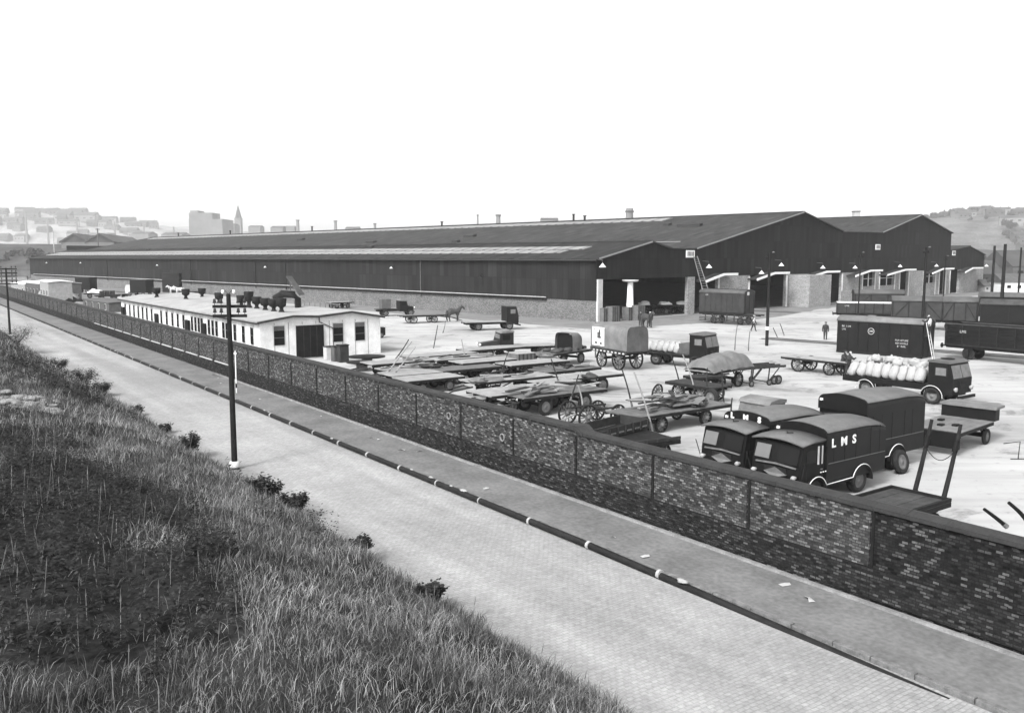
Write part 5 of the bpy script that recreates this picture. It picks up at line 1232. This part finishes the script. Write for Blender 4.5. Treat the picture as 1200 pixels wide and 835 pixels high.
VG=paint('wagon_grey',.028,.7,1.5,.25,.3,fine=.2);WR=paint('wagon_roof_grey',.085,.8,1,.25,.2,fine=.15)
wagon('dark open wagon nearest the camera at the right edge of the yard',8.2,'open',BLACK,TARP,(1108,379),(1230,387),2.75)
wagon('grey box van wagon left of its twin behind the dark container',None,'van',VG,WR,(1046,353),(1105,354),3.1)
wagon('grey box van wagon right of its twin, ending below the white pier',None,'van',VG,WR,(1105,354),(1146,355),3.1)
wagon('rearmost dark van wagon whose roof shows above the others at the right edge',8.0,'van',BLACK,GREY,(1147,348),(1215,349.5),3.2)
wagon('dark tall van wagon at the right edge behind the open wagon',8.0,'van',BLACK,TARP,(1149,357),(1222,359),3.0)
wagon('long van wagon with a pale roof standing before the shed windows',None,'van',GREYD,WR,(1002,344.5),(1060,345),3.1)
wagon('low open wagon with white top planks left of the grey vans',None,'open',GREYD,WHITE,(981,354.5),(1047,355.5),2.4)
# sheeted load on the near open wagon
# ================================================================ yard poles
def ypole(label,px,py,ptop,r=.13,arms=True,band=False,grp='tall dark poles in the yard'):
    g=G(px,py);z=CH-(ptop-301)/1026.6*g.y;t=thing('yard_pole',label,'pole',grp,g,ang(C))
    MB().tube([(0,0,0),(0,0,z/2),(0,0,z)],[r,r*.9,r*.75],10).build('pole',CREO,t)
    if band: MB().tube([(0,0,1.45),(0,0,1.75)],r*1.05,10).build('band',WHITE,t)
    if arms:
        MB().bar((-.7,0,z-.5),(.7,0,z-.5),.08).build('crossarm',CREO,t)
        for s in(-1,1): MB().lathe([(.05,z-.3),(.08,z-.42),(.0,z-.46)],8,(s*.55,0,0)).build('insulator',CHASSIS,t)
        MB().lathe([(.06,0),(.16,-.1),(0,-.1)],10,(.3,-.2,z+.1)).build('lamp',RIM,t)
    return t
ypole('tall pole with a white band near its foot before the second shed opening',898.5,405,296,.15,band=True)
ypole('thin pole rising in front of the left end of the low open wagon',1005,381,296,.09)
ypole('thick dark pole rising behind the dark container',1080,396,290,.16)
ypole('thin pole behind the grey box vans under the tall gable',1104,372,300,.09)
ypole('leftmost dark pole of three at the far right',1160.5,372,288,.2,arms=False)
ypole('middle and tallest dark pole of three at the far right',1172,384,286,.22,arms=False)
ypole('rightmost and thinnest dark pole of three at the far right',1191.5,372,290,.14,arms=False)
# ================================================================ people
def person(label,px,py,h,H=1.74,pose='stand',top=CLOTH,legs=CLOTH,cap=True,z=0,grp=None,loc=None):
    g=loc if loc is not None else G(px,py,z);t=thing('person',label,'person',grp,g,h)
    s=H/1.75
    st={'stand':((.02,.1),(-.02,-.1)),'walk':((.24,.09),(-.22,-.09)),'reach':((.05,.12),(-.08,-.12)),'climb':((.12,.1),(.0,-.1))}[pose]
    v=[(0,0,.95)];e=[];r=[(.13,.1)]
    def ad(p,par,rad): v.append(tuple(q*s for q in p) if False else p);e.append((par,len(v)-1));r.append(rad if hasattr(rad,'__len__') else (rad,rad));return len(v)-1
    lean=.12 if pose in('reach',) else (.28 if pose=='bend' else .02)
    a=ad((lean*.4,0,1.15),0,(.14,.11));a=ad((lean,0,1.38),a,(.17,.12));nk=ad((lean+.02,0,1.50),a,.055);hd_=ad((lean+.04,0,1.60),nk,.075);ad((lean+.05,0,1.70),hd_,.085)
    for i,sg in enumerate((1,-1)):
        x,y=st[i]
        k=ad((.02*sg,.1*sg,.88),0,.095);k=ad((x*.5+.05,y,.50),k,.065);k=ad((x,y,.1),k,.045);ad((x+.14,y,.05),k,.04)
        hz_=[(.3,.24,1.2),(.5,.12,1.35)] if pose in('reach','climb') else [(-.03+.12*sg*(pose=='walk'),.27,1.12),(.04+.2*sg*(pose=='walk'),.27,.86)]
        q=ad((lean,.2*sg,1.38),a,.07);q=ad((hz_[0][0],hz_[0][1]*sg,hz_[0][2]),q,.05);q=ad((hz_[1][0],hz_[1][1]*sg,hz_[1][2]),q,.038);ad((hz_[1][0]+.05,hz_[1][1]*sg,hz_[1][2]-.07),q,.04)
    b=skin('body',[tuple(c*s for c in p) for p in v],e,[(x*s*1.3,y*s*1.3) for x,y in r],legs,t,1)
    # clothing and head as worn pieces
    j=MB();j.lathe([(.16,.92),(.17,1.1),(.2,1.32),(.17,1.44),(.07,1.5)],12,(lean*.7,0,0));j.v=[(x*.85+lean*.1,y*1.2,z) for x,y,z in j.v];j.build('jacket',top,t).scale=(s,s,s)
    hm=MB();hm.blob((lean+.06,0,1.64),(.095,.08,.12),3,.02,10,8);hm.v=[(x,y,z) for x,y,z in hm.v];hm.tube([(lean+.14,0,1.635),(lean+.175,0,1.62)],.014,5);hm.build('head',SKIN,t).scale=(s,s,s)
    if cap:
        c=MB();c.lathe([(0,1.77),(.1,1.75),(.12,1.70),(.09,1.68)],12,(lean+.05,0,0));c.box((lean+.17,0,1.695),(.1,.14,.02));c.build('cap',top,t).scale=(s,s,s)
    return t
person('man in dark overalls standing alone before the low open wagon',967,398,-1.9,pose='stand')
person('man in shirt sleeves walking past the grey container',882.5,388,-.6,pose='walk',top=CLOTHL)
person('man in dark clothes reaching to the tail of the sack lorry',987,440,ang(hdT),pose='reach')
person('bare-headed helper bending at the tail of the sack lorry beside the other man',992.5,441.5,ang(hdT),pose='reach',cap=False,top=GREYD)
q=Matrix.Rotation(ang(B),3,'Z')@Vector((-3.85,.9,0));person('man in a white shirt up the ladder at the near end of the dark container',0,0,ang(B),pose='climb',top=CLOTHL,cap=False,loc=Vector((CT.location.x+q.x-.0,CT.location.y+q.y,1.72)))
person('man standing beside the small cart at the first shed opening, left of his mate',750,382,-1.2)
person('man with pale cap holding the horse at the first shed opening',762,383,-2.2,top=CLOTHL)
# ================================================================ horses
def horse(label,px,py,h,mat,step=.1,grp=None,loc=None):
    t=thing('horse',label,'horse',grp,loc if loc is not None else G(px,py),h)
    v=[(0,0,1.3)];e=[];r=[(.3,.28)]
    def ad(p,par,rad): v.append(p);e.append((par,len(v)-1));r.append(rad if hasattr(rad,'__len__') else (rad,rad));return len(v)-1
    f=ad((.5,0,1.28),0,(.3,.31));ch=ad((.78,0,1.35),f,(.2,.26));nk=ad((1.05,0,1.65),ch,(.13,.19));pl=ad((1.22,0,1.84),nk,(.09,.13));hd_=ad((1.36,0,1.80),pl,.1);ad((1.62,0,1.5),hd_,.07);
    rp=ad((-.45,0,1.34),0,(.28,.3));tl=ad((-.75,0,1.35),rp,.14);q=ad((-.88,0,1.2),tl,.05);q=ad((-.93,0,.9),q,.07);ad((-.92,0,.6),q,.05)
    for sg in(1,-1):
        k=ad((.62,.17*sg,.98),f,.12);k=ad((.64+step*sg,.17*sg,.62),k,.07);k=ad((.62+step*sg*1.2,.17*sg,.22),k,.05);ad((.64+step*sg*1.2,.17*sg,.05),k,.08)
        k=ad((-.5,.18*sg,.95),rp,.16);k=ad((-.68-step*sg,.18*sg,.6),k,.075);k=ad((-.6-step*sg,.18*sg,.22),k,.05);ad((-.57-step*sg,.18*sg,.05),k,.08)
    skin('body',v,e,[(a_*1.22,b_*1.22) if max(a_,b_)>.12 else (a_*1.5,b_*1.5) for a_,b_ in r],mat,t,1)
    m_=MB()
    for s in(-.05,.05): m_.tube([(1.22,s,1.95),(1.24,s*1.3,2.12)],[.035,.008],5)
    m_.build('ears',mat,t);m_=MB();m_.tube([(1.22,0,1.97),(1.05,0,1.84),(.8,0,1.66)],[.03,.06,.04],6);m_.build('mane',BLACK,t)
    MB().tube([(.9+.2*math.cos(a)*.5,.27*math.sin(a),1.4+.3*math.cos(a)) for a in [2*math.pi*i/12 for i in range(13)]],.055,6).build('collar',WOODD,t)
    return t
HB=paint('bay_coat',.05,.6,4,.3);HW_=paint('white_coat',.6,.7,4,.1)
q=Matrix.Rotation(HD.rotation_euler.z,3,'Z')@Vector((2.8+1.35,0,0));horse('dark horse harnessed to the long flat dray beside the shed wall',0,0,HD.rotation_euler.z,HB,loc=Vector((HD.location.x+q.x,HD.location.y+q.y,0)))
horse('dark horse facing right at the first shed opening beside the two men',757,384,-1.1,HB)
a0=ang(toV(3000));horse('white horse by the shed side door, left of its team mate',0,0,a0+math.pi,HW_,loc=G(204,345)+Vector((0,0,0)),grp='');horse('white horse by the shed side door, right of its team mate',0,0,a0+math.pi,HW_,loc=G(209,345.5)+Vector((1.0,-1.5,0)))
t=cart('far_dray','flat dray behind the white horses by the shed side door','cart',5,2,1,.45,.5,kind='spoke',group=None,shafts=True,deckmat=WOOD);put(t,(0,0,0),224,346.5,a0+math.pi)
# ================================================================ clutter at the far left of the yard
def boxvan(label,px,py,L,W_,H,mat,h,roof=WR):
    t=thing('box_lorry',label,'lorry','box-bodied lorries by the far shed wall');put(t,(0,0,0),px,py,h)
    box('body',mat,t,(-.6,0,H/2+.45),(L-1.6,W_,H-.7),.05);box('roof',roof,t,(-.6,0,H+.13),(L-1.5,W_+.06,.07));b=MB();b.prism([(L/2-1.35,.6),(L/2-.1,.6),(L/2,1.5),(L/2-.3,2.3),(L/2-1.35,2.35)],-W_*.45,W_*.45);b.build('cab',CREAM if 'white' in label else mat,t,.04)
    box('windscreen',GLASS,t,(L/2-.1,0,1.85),(.08,W_*.75,.5));
    for x in(-L*.3,L*.3):
        for s in(-1,1): wheel(t,x,s*(W_/2-.15),.45,.25)
    return t
boxvan('dark box lorry furthest left against the shed wall',99,343,5.8,2.2,3.4,BLACK,ang(toV(-2200)))
boxvan('dark box lorry with a white cab right of the other against the shed wall',164,347,5.8,2.2,3.3,BLACK,ang(toV(-2200)))
def shedlet(label,pL,pR,z,depth,mat,rm,name='outbuilding',pitch=.5,cat='outbuilding'):
    a=G(*pL,0);b=G(*pR,0);d=Vector((b.x-a.x,b.y-a.y));L=d.length;d.normalize();t=thing(name,label,cat,None,(a.x,a.y,0),ang(d))
    box('wall',mat,t,(L/2,depth/2,z/2),(L,depth,z));MB().prism([(-.1,z),(depth/2,z+pitch),(depth+.1,z),(depth+.1,z+.1),(depth/2,z+pitch+.1),(-.1,z+.1)],-.15,L+.15,'x').build('roof',rm,t)
    nw=max(1,int(L/3));
    for k in range(nw): f=box('window',CREAM,t,(L*(k+.5)/nw,-.02,z*.55),(.7,.05,.9));box('pane',GLASS,f,(L*(k+.5)/nw,-.05,z*.55),(.55,.03,.75))
    return t
PG=paint('render_grey',.3,.8,2,.2,fine=.2)
shedlet('low pale-roofed outbuilding at the far left end of the yard',(14,347),(30,349),2.6,6,PG,WHITE)
shedlet('long low outbuilding with a pale roof behind the far end of the wall',(31,350),(47,353),3.1,7,GREY,CREAM)
shedlet('pale square blockhouse rising above the far end of the brick wall',(48,356),(58,359),3.9,3.5,PG,WHITE,pitch=.15)
shedlet('low dark store between the blockhouse and the white hut',(98,361),(128,366),1.3,5,GREY,GREY,pitch=.2)
def heap(label,px,py,rx,ry,rz,mat,seed,name='heap',cat='heap'):
    b=MB();b.blob((0,0,0),(rx,ry,rz),seed,.25,18,10,fl=.02);g=G(px,py);o=b.build(name,mat,None,loc=(g.x,g.y,0.02));tag(o,label,cat);return o
heap('grey rubble heap right of the blockhouse at the far left',68,353,4,3,2.0,PG,1);heap('dark coal heap in front of the rubble at the far left',84,358,2.6,1.8,1.3,BLACK,2)
heap('low pale sand heap beside the dark coal heap',106,359,3,1.5,.8,TARPL,3)
for i,(px,py,mt,lb) in enumerate(((112,349,WOODL,'flat dray with a white load left of the tall box lorry'),(126,352,WOODD,'dark cart between the two box lorries by the shed'),(140,350,WOODL,'pale flat dray right of the dark cart between the box lorries'),(398,361,WOODL,'pale flat dray half hidden behind the hut roof'))):
    t=cart('far_cart',lb,'cart',4.2,1.9,1.0,.4,.45,group=None,shafts=False,deckmat=mt);put(t,(0,0,0),px,py,ang(toV(2600))+.1*i)
    if i==0: heap('white sheeted load on the dray left of the tall box lorry',px,py,1.5,.8,.7,WHITE,5,'sheeted_load','load').location.z=1.0
    if i==1: [box('crate',WOODD,t,(k*.9-.9,0,1.4),(.7,1.2,.8)) for k in range(3)]
# low paling beside shed wall
g=G(350,360);t=thing('paling_fence','low pale paling fence against the shed wall beyond the hut roof','fence',loc=G(345,361),rz=ang(-B));L_=(G(410,364.5)-G(345,361)).length
for k in range(int(L_/1.5)): box('paling',TARPL,t,(k*1.5,0,.6),(.12,.1,1.2))
box('rail',TARPL,t,(L_/2,0.08,1.05),(L_,.06,.1))
# carts standing in the dark of the first opening
for i,(px,py) in enumerate(((755,368),(779,367.5),(800,367))):
    t=cart('sheltered_cart',['leftmost pale-topped cart inside the first shed opening','middle pale-topped cart inside the first shed opening','rightmost pale-topped cart inside the first shed opening'][i],'cart',3.6,1.8,1.3,.4,.4,group='carts in the shade of the first opening',shafts=False,deckmat=WOODD);put(t,(0,0,0),px,py,-B)
    heap('pale sheet folded on the %s cart inside the first opening'%['leftmost','middle','rightmost'][i],px,py,.9,.7,.45,WHITE,i+9,'folded_sheet','sheet').location.z=1.3
# ================================================================ distance
def hill(name,azl,azr,dist,depth,hts,mat,seed=0,z0=0,rough=.12):
    """ridge swept between two photo columns, heights given at columns"""
    cols=64;rows=10;vs=[];fs=[]
    for i in range(cols+1):
        px=azl+(azr-azl)*i/cols
        h=np.interp(px,[a for a,_ in hts],[b for _,b in hts])
        dx=(px-600)/1026.6
        for j in range(rows+1):
            f=j/rows;Y=dist+depth*(f-.5)
            z=h*math.sin(math.pi*min(1,f*1.15+.02))**.8 if f<.87 else h*.2
            z*=1+rough*noise.noise(Vector((px*.02,f*3,seed)))+rough*.6*noise.noise(Vector((px*.09,f*7,seed+3)))
            vs.append((dx*dist*(1+.12*(f-.5)),Y,z0+z-1))
    for i in range(cols):
        for j in range(rows): fs.append((i*(rows+1)+j,i*(rows+1)+j+1,(i+1)*(rows+1)+j+1,(i+1)*(rows+1)+j))
    o=MB().add(vs,fs,True).build(name,mat);o['kind']='structure';return o
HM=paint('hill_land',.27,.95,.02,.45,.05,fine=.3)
Zf=lambda py,D:(301-py)/1026.6*D+CH
D1=2350
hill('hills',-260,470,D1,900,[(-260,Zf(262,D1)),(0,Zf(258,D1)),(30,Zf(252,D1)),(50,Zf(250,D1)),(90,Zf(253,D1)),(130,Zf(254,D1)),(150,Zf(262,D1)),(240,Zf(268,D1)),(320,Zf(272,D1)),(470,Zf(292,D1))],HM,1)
D2=1300
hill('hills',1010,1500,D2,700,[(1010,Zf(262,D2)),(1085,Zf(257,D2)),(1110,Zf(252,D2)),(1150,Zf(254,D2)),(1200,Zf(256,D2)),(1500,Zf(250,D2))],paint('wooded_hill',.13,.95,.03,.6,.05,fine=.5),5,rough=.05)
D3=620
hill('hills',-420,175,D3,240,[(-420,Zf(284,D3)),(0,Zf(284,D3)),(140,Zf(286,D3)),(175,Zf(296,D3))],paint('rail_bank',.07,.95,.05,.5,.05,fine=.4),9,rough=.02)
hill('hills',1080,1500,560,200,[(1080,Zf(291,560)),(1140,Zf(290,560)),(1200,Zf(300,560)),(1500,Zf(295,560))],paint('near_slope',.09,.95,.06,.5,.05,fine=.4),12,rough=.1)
HZM=paint('far_masonry',.15,.9,.05,.3);HZR=paint('far_slate',.06,.8,.1,.3)
def farbox(name,label,cat,px0,px1,ytop,D,depth,roofs=None,grp=None,ybase=301):
    z1=Zf(ytop,D);x0=(px0-600)/1026.6*D;x1=(px1-600)/1026.6*D;t=thing(name,label,cat,grp,((x0+x1)/2,D,0));w=x1-x0
    box('wall',HZM,t,(0,depth/2,z1/2),(w,depth,z1))
    if roofs=='gable': MB().prism([(-w/2-.3,z1),(w/2+.3,z1),(0,z1+w*.28)],-.3,depth,'y').build('roof',HZR,t)
    elif roofs=='ridge': MB().prism([(-.3,z1),(depth+.3,z1),(depth/2,z1+depth*.1)],-w/2-.2,w/2+.2,'x').build('roof',HZR,t)
    rows=max(1,int(z1/9));nwn=max(1,min(9,int(w/7)))
    for k in range(nwn if D<1000 else 0):
        for j in range(rows if rows<7 else 6): box('window',GLASS,t,(-w/2+w*(k+.5)/nwn,-.05,z1*(j+.6)/((rows if rows<7 else 6)+.3)),(w/nwn*.35,.12,z1/((rows if rows<7 else 6))*.4))
    return t,w,z1
# big stepped block and the spire
t,w,z=farbox('warehouse','huge pale stepped building block on the hazy skyline left of the spire','building',223,262,257,1500,60)
x=-w/2;box('upper_storey',HZM,t,(x+w*.36,20,z+5),(w*.7,40,11));box('upper_storey',HZM,t,(x+w*.14,20,z+12),(w*.24,30,5))
g=Vector(((281-600)/1026.6*1700,1700,0));t=thing('church_spire','slender hazy church spire on the skyline right of the big block','church',loc=g);z=Zf(256,1700)
box('tower',HZM,t,(0,0,z/2),(12,12,z));MB().add([(-5,-5,z),(5,-5,z),(5,5,z),(-5,5,z),(0,0,Zf(240,1700))],[(0,1,4),(1,2,4),(2,3,4),(3,0,4)]).build('spire',HZR,t);box('nave',HZM,t,(-22,6,z*.3),(36,20,z*.6))
rf=random.Random(31)
for i,(a,b,y,D,dp,rf_,lb) in enumerate(((262,276,264,1600,30,'ridge','low hazy block between the great warehouse and the spire'),(292,306,266,1500,25,'ridge','low hazy building just right of the spire'),(318,332,267,1400,30,'ridge','faint gabled building on the skyline left of the twin pinnacles'),(336,346,265,1400,25,None,'faint square building on the skyline beside the pinnacles'),(405,420,268,1300,30,'ridge','faint long building above the shed ridge'),(440,452,268,1250,20,None,'faint block above the middle of the shed ridge'),
   (634,654,258,900,25,'ridge','pale flat-topped works building above the shed roof'),(104,128,273,1500,30,None,'hazy square mill at the right of the left hill'),(155,175,274,1500,40,'ridge','hazy roofs between the hill and the great block'),(190,214,275,1400,40,'ridge','hazy low roofs left of the great block'))):
    farbox('city_building',lb,'building',a,b,y,D,dp,rf_)
for px,yt,D,r,lb in((350,258,1400,2.2,'thin hazy pinnacle, left of two on the skyline'),(394,259,1400,2.2,'thin hazy pinnacle, right of two on the skyline'),(584,252,900,2.2,'short works chimney above the shed ridge'),(440,262,1200,1.6,'tiny chimney on the skyline above the shed ridge'),(560,252,1000,.9,'very thin chimney left of the works building')):
    g=Vector(((px-600)/1026.6*D,D,0));t=thing('chimney',lb,'chimney',None,g);z=Zf(yt,D);MB().tube([(0,0,0),(0,0,z)],[r*1.7,r],10).build('shaft',HZM,t);MB().tube([(0,0,z-1.5),(0,0,z)],r*1.35,10).build('cap',HZR,t)
D=620;g=Vector(((737-600)/1026.6*D,D,0));t=thing('chimney','stout banded works chimney smoking behind the middle of the shed roof','chimney',loc=g);z=Zf(245,D)
MB().tube([(0,0,0),(0,0,z)],[3.4,2.5],14).build('shaft',HZM,t);MB().tube([(0,0,z-2.6),(0,0,z-1.6)],3.1,14).build('cap',HZR,t)
g=Vector(((1001-600)/1026.6*520,520,0));t=thing('chimney','squat pale chimney stack behind the right-hand shed ridge','chimney',loc=g);z=Zf(249,520);box('stack',paint('pale_stack',.35),t,(0,0,z/2),(3.4,3.4,z));box('cap',HZR,t,(0,0,z+.3),(4,4,.6))
# smoke
sm=bpy.data.materials.new('smoke');sm.use_nodes=True;n_=sm.node_tree;n_.nodes.remove(n_.nodes['Principled BSDF']);pv=n_.nodes.new('ShaderNodeVolumePrincipled');pv.inputs['Color'].default_value=(.25,.25,.25,1);pv.inputs['Density'].default_value=.05;n_.links.new(pv.outputs[0],n_.nodes['Material Output'].inputs['Volume'])
b=MB()
zc=Zf(245,620)
b.tube([(0,0,zc+.3),(-3,0,zc+3),(-9,0,zc+5),(-18,2,zc+6.5),(-30,4,zc+7.5)],[1.4,1.6,1.5,1.3,.4],10);o=b.build('smoke',sm,None,loc=((737-600)/1026.6*620,620,0));tag(o,'thin wisp of dark smoke drifting left from the stout works chimney','smoke',kind='stuff')
# middle distance at the left: long sheds with trussed gables and dark embankment
def gshed(px,yt,yb,wpx,D,L,lb):
    g=Vector(((px-600)/1026.6*D,D,0));t=thing('engine_shed',lb,'shed','gabled sheds beyond the far end of the goods shed',g,.25);w=wpx/1026.6*D;zb=Zf(yb,D);zt=Zf(yt,D)
    box('wall',HZM,t,(0,L/2,zb/2),(w,L,zb));MB().prism([(-w/2,zb),(w/2,zb),(0,zt)],0,L,'y').build('gable',HZR,t)
    MB().prism([(-w/2-1,zb-.3),(0,zt),(w/2+1,zb-.3),(w/2+1,zb+.5),(0,zt+.9),(-w/2-1,zb+.5)],-1,L+1,'y').build('roof',HZR,t)
gshed(88,275,284,28,560,120,'left one of two gabled sheds beyond the far end of the goods shed');gshed(118,275,284,30,560,120,'right one of two gabled sheds beyond the far end of the goods shed')
g=Vector(((116-600)/1026.6*555,555,0));t=thing('signal_post','thin signal post between the two distant gabled sheds','signal',loc=g);MB().tube([(0,0,0),(0,0,Zf(268,555))],.35,6).build('post',HZR,t);box('arm',HZR,t,(0,0,Zf(269,555)),(2.6,.3,.5))
g=Vector(((64-600)/1026.6*300,300,0));t=thing('flag_pole','thin pale pole beyond the far left corner of the goods shed','pole',loc=g);MB().tube([(0,0,0),(0,0,Zf(272,300))],.13,6).build('pole',paint('pale_metal',.4),t)
for i,px in enumerate((20,28,38,43)):
    D=540;box('railway_coach',CREAM,None,(0,0,0),(6.5,2.5,2.2)).location=((px-600)/1026.6*D,D-95,Zf(285.5,D-95));o=bpy.data.objects[-1] if False else [x for x in COL.objects if x.name.startswith('railway_coach')][-1];tag(o,'pale distant railway coach on the dark embankment at the far left','coach','distant coaches on the embankment')
# retaining wall behind yard end
for i,(a,b_,y,D,lb) in enumerate(((-60,34,316,330,'long dark retaining wall left of the goods shed'),(-80,30,324,300,'lower stone wall left of the goods shed in front of the retaining wall'))):
    x0=(a-600)/1026.6*D;x1=(b_-600)/1026.6*D;z=Zf(y,D);t=thing('retaining_wall',lb,'wall',None,(x0,D,0));box('wall',paint('ret_wall',.1,.9,.3,.3) if i==0 else paint('ret_wall2',.2,.9,.3,.3),t,((x1-x0)/2,.4,z/2),(x1-x0,.8,z));box('coping',GREY,t,((x1-x0)/2,.4,z+.1),(x1-x0,1,.2))
# trees and houses on both hillsides
def treemesh(seed,h,w):
    r=np.random.default_rng(seed);V=[];Fc=[];c=0
    for k in range(9):
        cx,cy,cz=r.normal(0,w*.26,2).tolist()+[h*r.uniform(.38,.85)];rad=w*r.uniform(.2,.36)
        for _ in range(60):
            d=r.normal(0,1,3);d/=np.linalg.norm(d);q=np.array([cx,cy,cz])+d*rad*r.uniform(.65,1.05);L=w*.07;u=r.normal(0,1,3)*L;v=r.normal(0,1,3)*L
            V+= [tuple(q-u),tuple(q+v),tuple(q+u),tuple(q-v)];Fc.append((c,c+1,c+2,c+3));c+=4
    cr=bpy.data.meshes.new('crown');cr.from_pydata(V,[],Fc);cr.materials.append(TREE)
    t=MB();t.tube([(0,0,-.5),(0,0,h*.35),(w*.05,0,h*.6)],[w*.05,w*.035,w*.015],7)
    for k in range(5): a=k*1.26;t.tube([(0,0,h*.3),(math.cos(a)*w*.25,math.sin(a)*w*.25,h*.65)],[w*.02,w*.008],5)
    tm=t.mesh('trunk');tm.materials.append(WOODD);return cr,tm
TREE=grassmat('tree_leaf',.03,.06,.1)
TM=[treemesh(s,10,8) for s in range(4)]
def tree(x,y,z,k,i,label,grp):
    t=thing('tree',label,'tree',grp,(x,y,z),i*1.3);cr,tm=TM[i%4]
    for n_,me in(('crown',cr),('trunk',tm)):
        o=bpy.data.objects.new(n_,me);COL.objects.link(o);o.parent=t
    t.scale=(k,k,k);return t
def house(x,y,z,w,d,h,rz,label,grp,mt):
    t=thing('house',label,'house',grp,(x,y,z),rz);box('wall',mt,t,(0,0,h/2-1),(w,d,h+2));MB().prism([(-d/2-.3,h),(d/2+.3,h),(0,h+d*.4)],-w/2-.2,w/2+.2,'x').build('roof',HZR,t)
    MB().box((w*.35,0,h+d*.45),(.9,.9,1.8)).build('chimney',HZM,t)
    for k in range(3): box('window',GLASS,t,(-w/2+w*(k+.5)/3,-d/2-.03,h*.6),(w*.12,.1,h*.25))
rh=random.Random(77)
FL=[paint('house_stone',.12,.9,.3,.2),paint('house_pale',.2,.9,.3,.2),paint('house_dark',.07,.9,.3,.2)]
def hz_right(px,f):  # height of the right hill at column px, depth fraction f
    h=np.interp(px,[1010,1085,1110,1150,1200,1500],[Zf(262,D2),Zf(257,D2),Zf(252,D2),Zf(254,D2),Zf(256,D2),Zf(250,D2)]);return h*math.sin(math.pi*min(1,f*1.15+.02))**.8-2
for i in range(70):
    px=rh.uniform(1080,1235);f=rh.uniform(.03,.42);Y=D2+700*(f-.5);x=(px-600)/1026.6*D2*(1+.12*(f-.5))
    house(x,Y,hz_right(px,f),rh.uniform(12,26),8,rh.uniform(5,8),rh.uniform(-.4,.4),'small stone house on the hazy hillside at the right','houses on the right hillside',FL[i%3])
for i in range(190):
    px=rh.uniform(1075,1240);f=rh.choice((rh.uniform(.02,.46),rh.uniform(.40,.47)));Y=D2+700*(f-.5);x=(px-600)/1026.6*D2*(1+.12*(f-.5))
    tree(x,Y,hz_right(px,f)-1,rh.uniform(.5,1.1),i,'round hazy tree among the houses on the right hillside','trees on the right hillside')
for i in range(40):
    px=rh.uniform(-30,150);D=D3-rh.uniform(60,110);tree((px-600)/1026.6*D,D,rh.uniform(4,8)-3,rh.uniform(.5,.9),i,'dark bushy tree along the embankment beyond the far left of the yard','trees along the far left embankment')
for i in range(26):
    px=rh.uniform(1135,1235);D=rh.uniform(330,450);tree((px-600)/1026.6*D,D,-1,rh.uniform(.55,.9),i,'dark tree on the low ground behind the right-hand poles','trees behind the yard at the right')
for i in range(30):
    px=rh.uniform(0,330);D=rh.uniform(1050,1250);f_=.2
    house((px-600)/1026.6*D,D,-1,rh.uniform(20,45),16,rh.uniform(7,13),rh.uniform(-.3,.3),'faint hazy tenement in the city below the left skyline','tenements of the hazy city at the left',FL[(i*2)%3])
# low sheds and bright things at the extreme right behind the poles
def rb(lb,px0,px1,yt,yb,dep,mt,rm):
    g0=G(px0,yb);g1=G(px1,yb);z=CH-(yt-301)/1026.6*g0.y;t=thing('store_shed',lb,'shed',None,g0,0);w=g1.x-g0.x
    box('wall',mt,t,(w/2,dep/2,z/2),(w,dep,z));MB().prism([(-.2,z),(dep+.2,z),(dep/2,z+dep*.25)],-.2,w+.2,'x').build('roof',rm,t)
    for k in range(3): box('window',GLASS,t,(w*(k+.5)/3,-.03,z*.6),(w*.12,.08,z*.3))
rb('dark low store shed behind the three poles at the right',1152,1178,321,338,14,GREYD,HZR)
rb('bright low store behind the rightmost pole',1176,1212,331,343,8,WHITE,WR)
rb('grey shed at the extreme right below the hillside',1186,1240,312,332,20,GREY,HZR)
rb('pale lean-to at the foot of the dark store on the right',1154,1170,335,342,6,PG,GREY)

for i in range(70):
    px=rh.uniform(-10,215);f=rh.uniform(.04,.4);hh=np.interp(px,[0,30,50,90,130,150,240,320],[Zf(258,D1),Zf(252,D1),Zf(250,D1),Zf(253,D1),Zf(254,D1),Zf(262,D1),Zf(268,D1),Zf(272,D1)])
    Y=D1+900*(f-.5);x=(px-600)/1026.6*D1*(1+.12*(f-.5));z=hh*math.sin(math.pi*min(1,f*1.15+.02))**.8-4
    house(x,Y,z,rh.uniform(18,50),14,rh.uniform(8,15),rh.uniform(-.4,.4),'faint house block on the far hazy hill at the left','house blocks on the far left hill',FL[i%3])
for i,(px,yt) in enumerate(((33,247),(58,256),(92,258),(136,260),(170,262),(205,266))):
    D=1900;g=Vector(((px-600)/1026.6*D,D,0));t=thing('chimney','faint mill chimney among the hazy blocks before the left hill','chimney','mill chimneys before the left hill',g);z=Zf(yt,D);MB().tube([(0,0,0),(0,0,z)],[3,1.8],8).build('shaft',HZM,t)
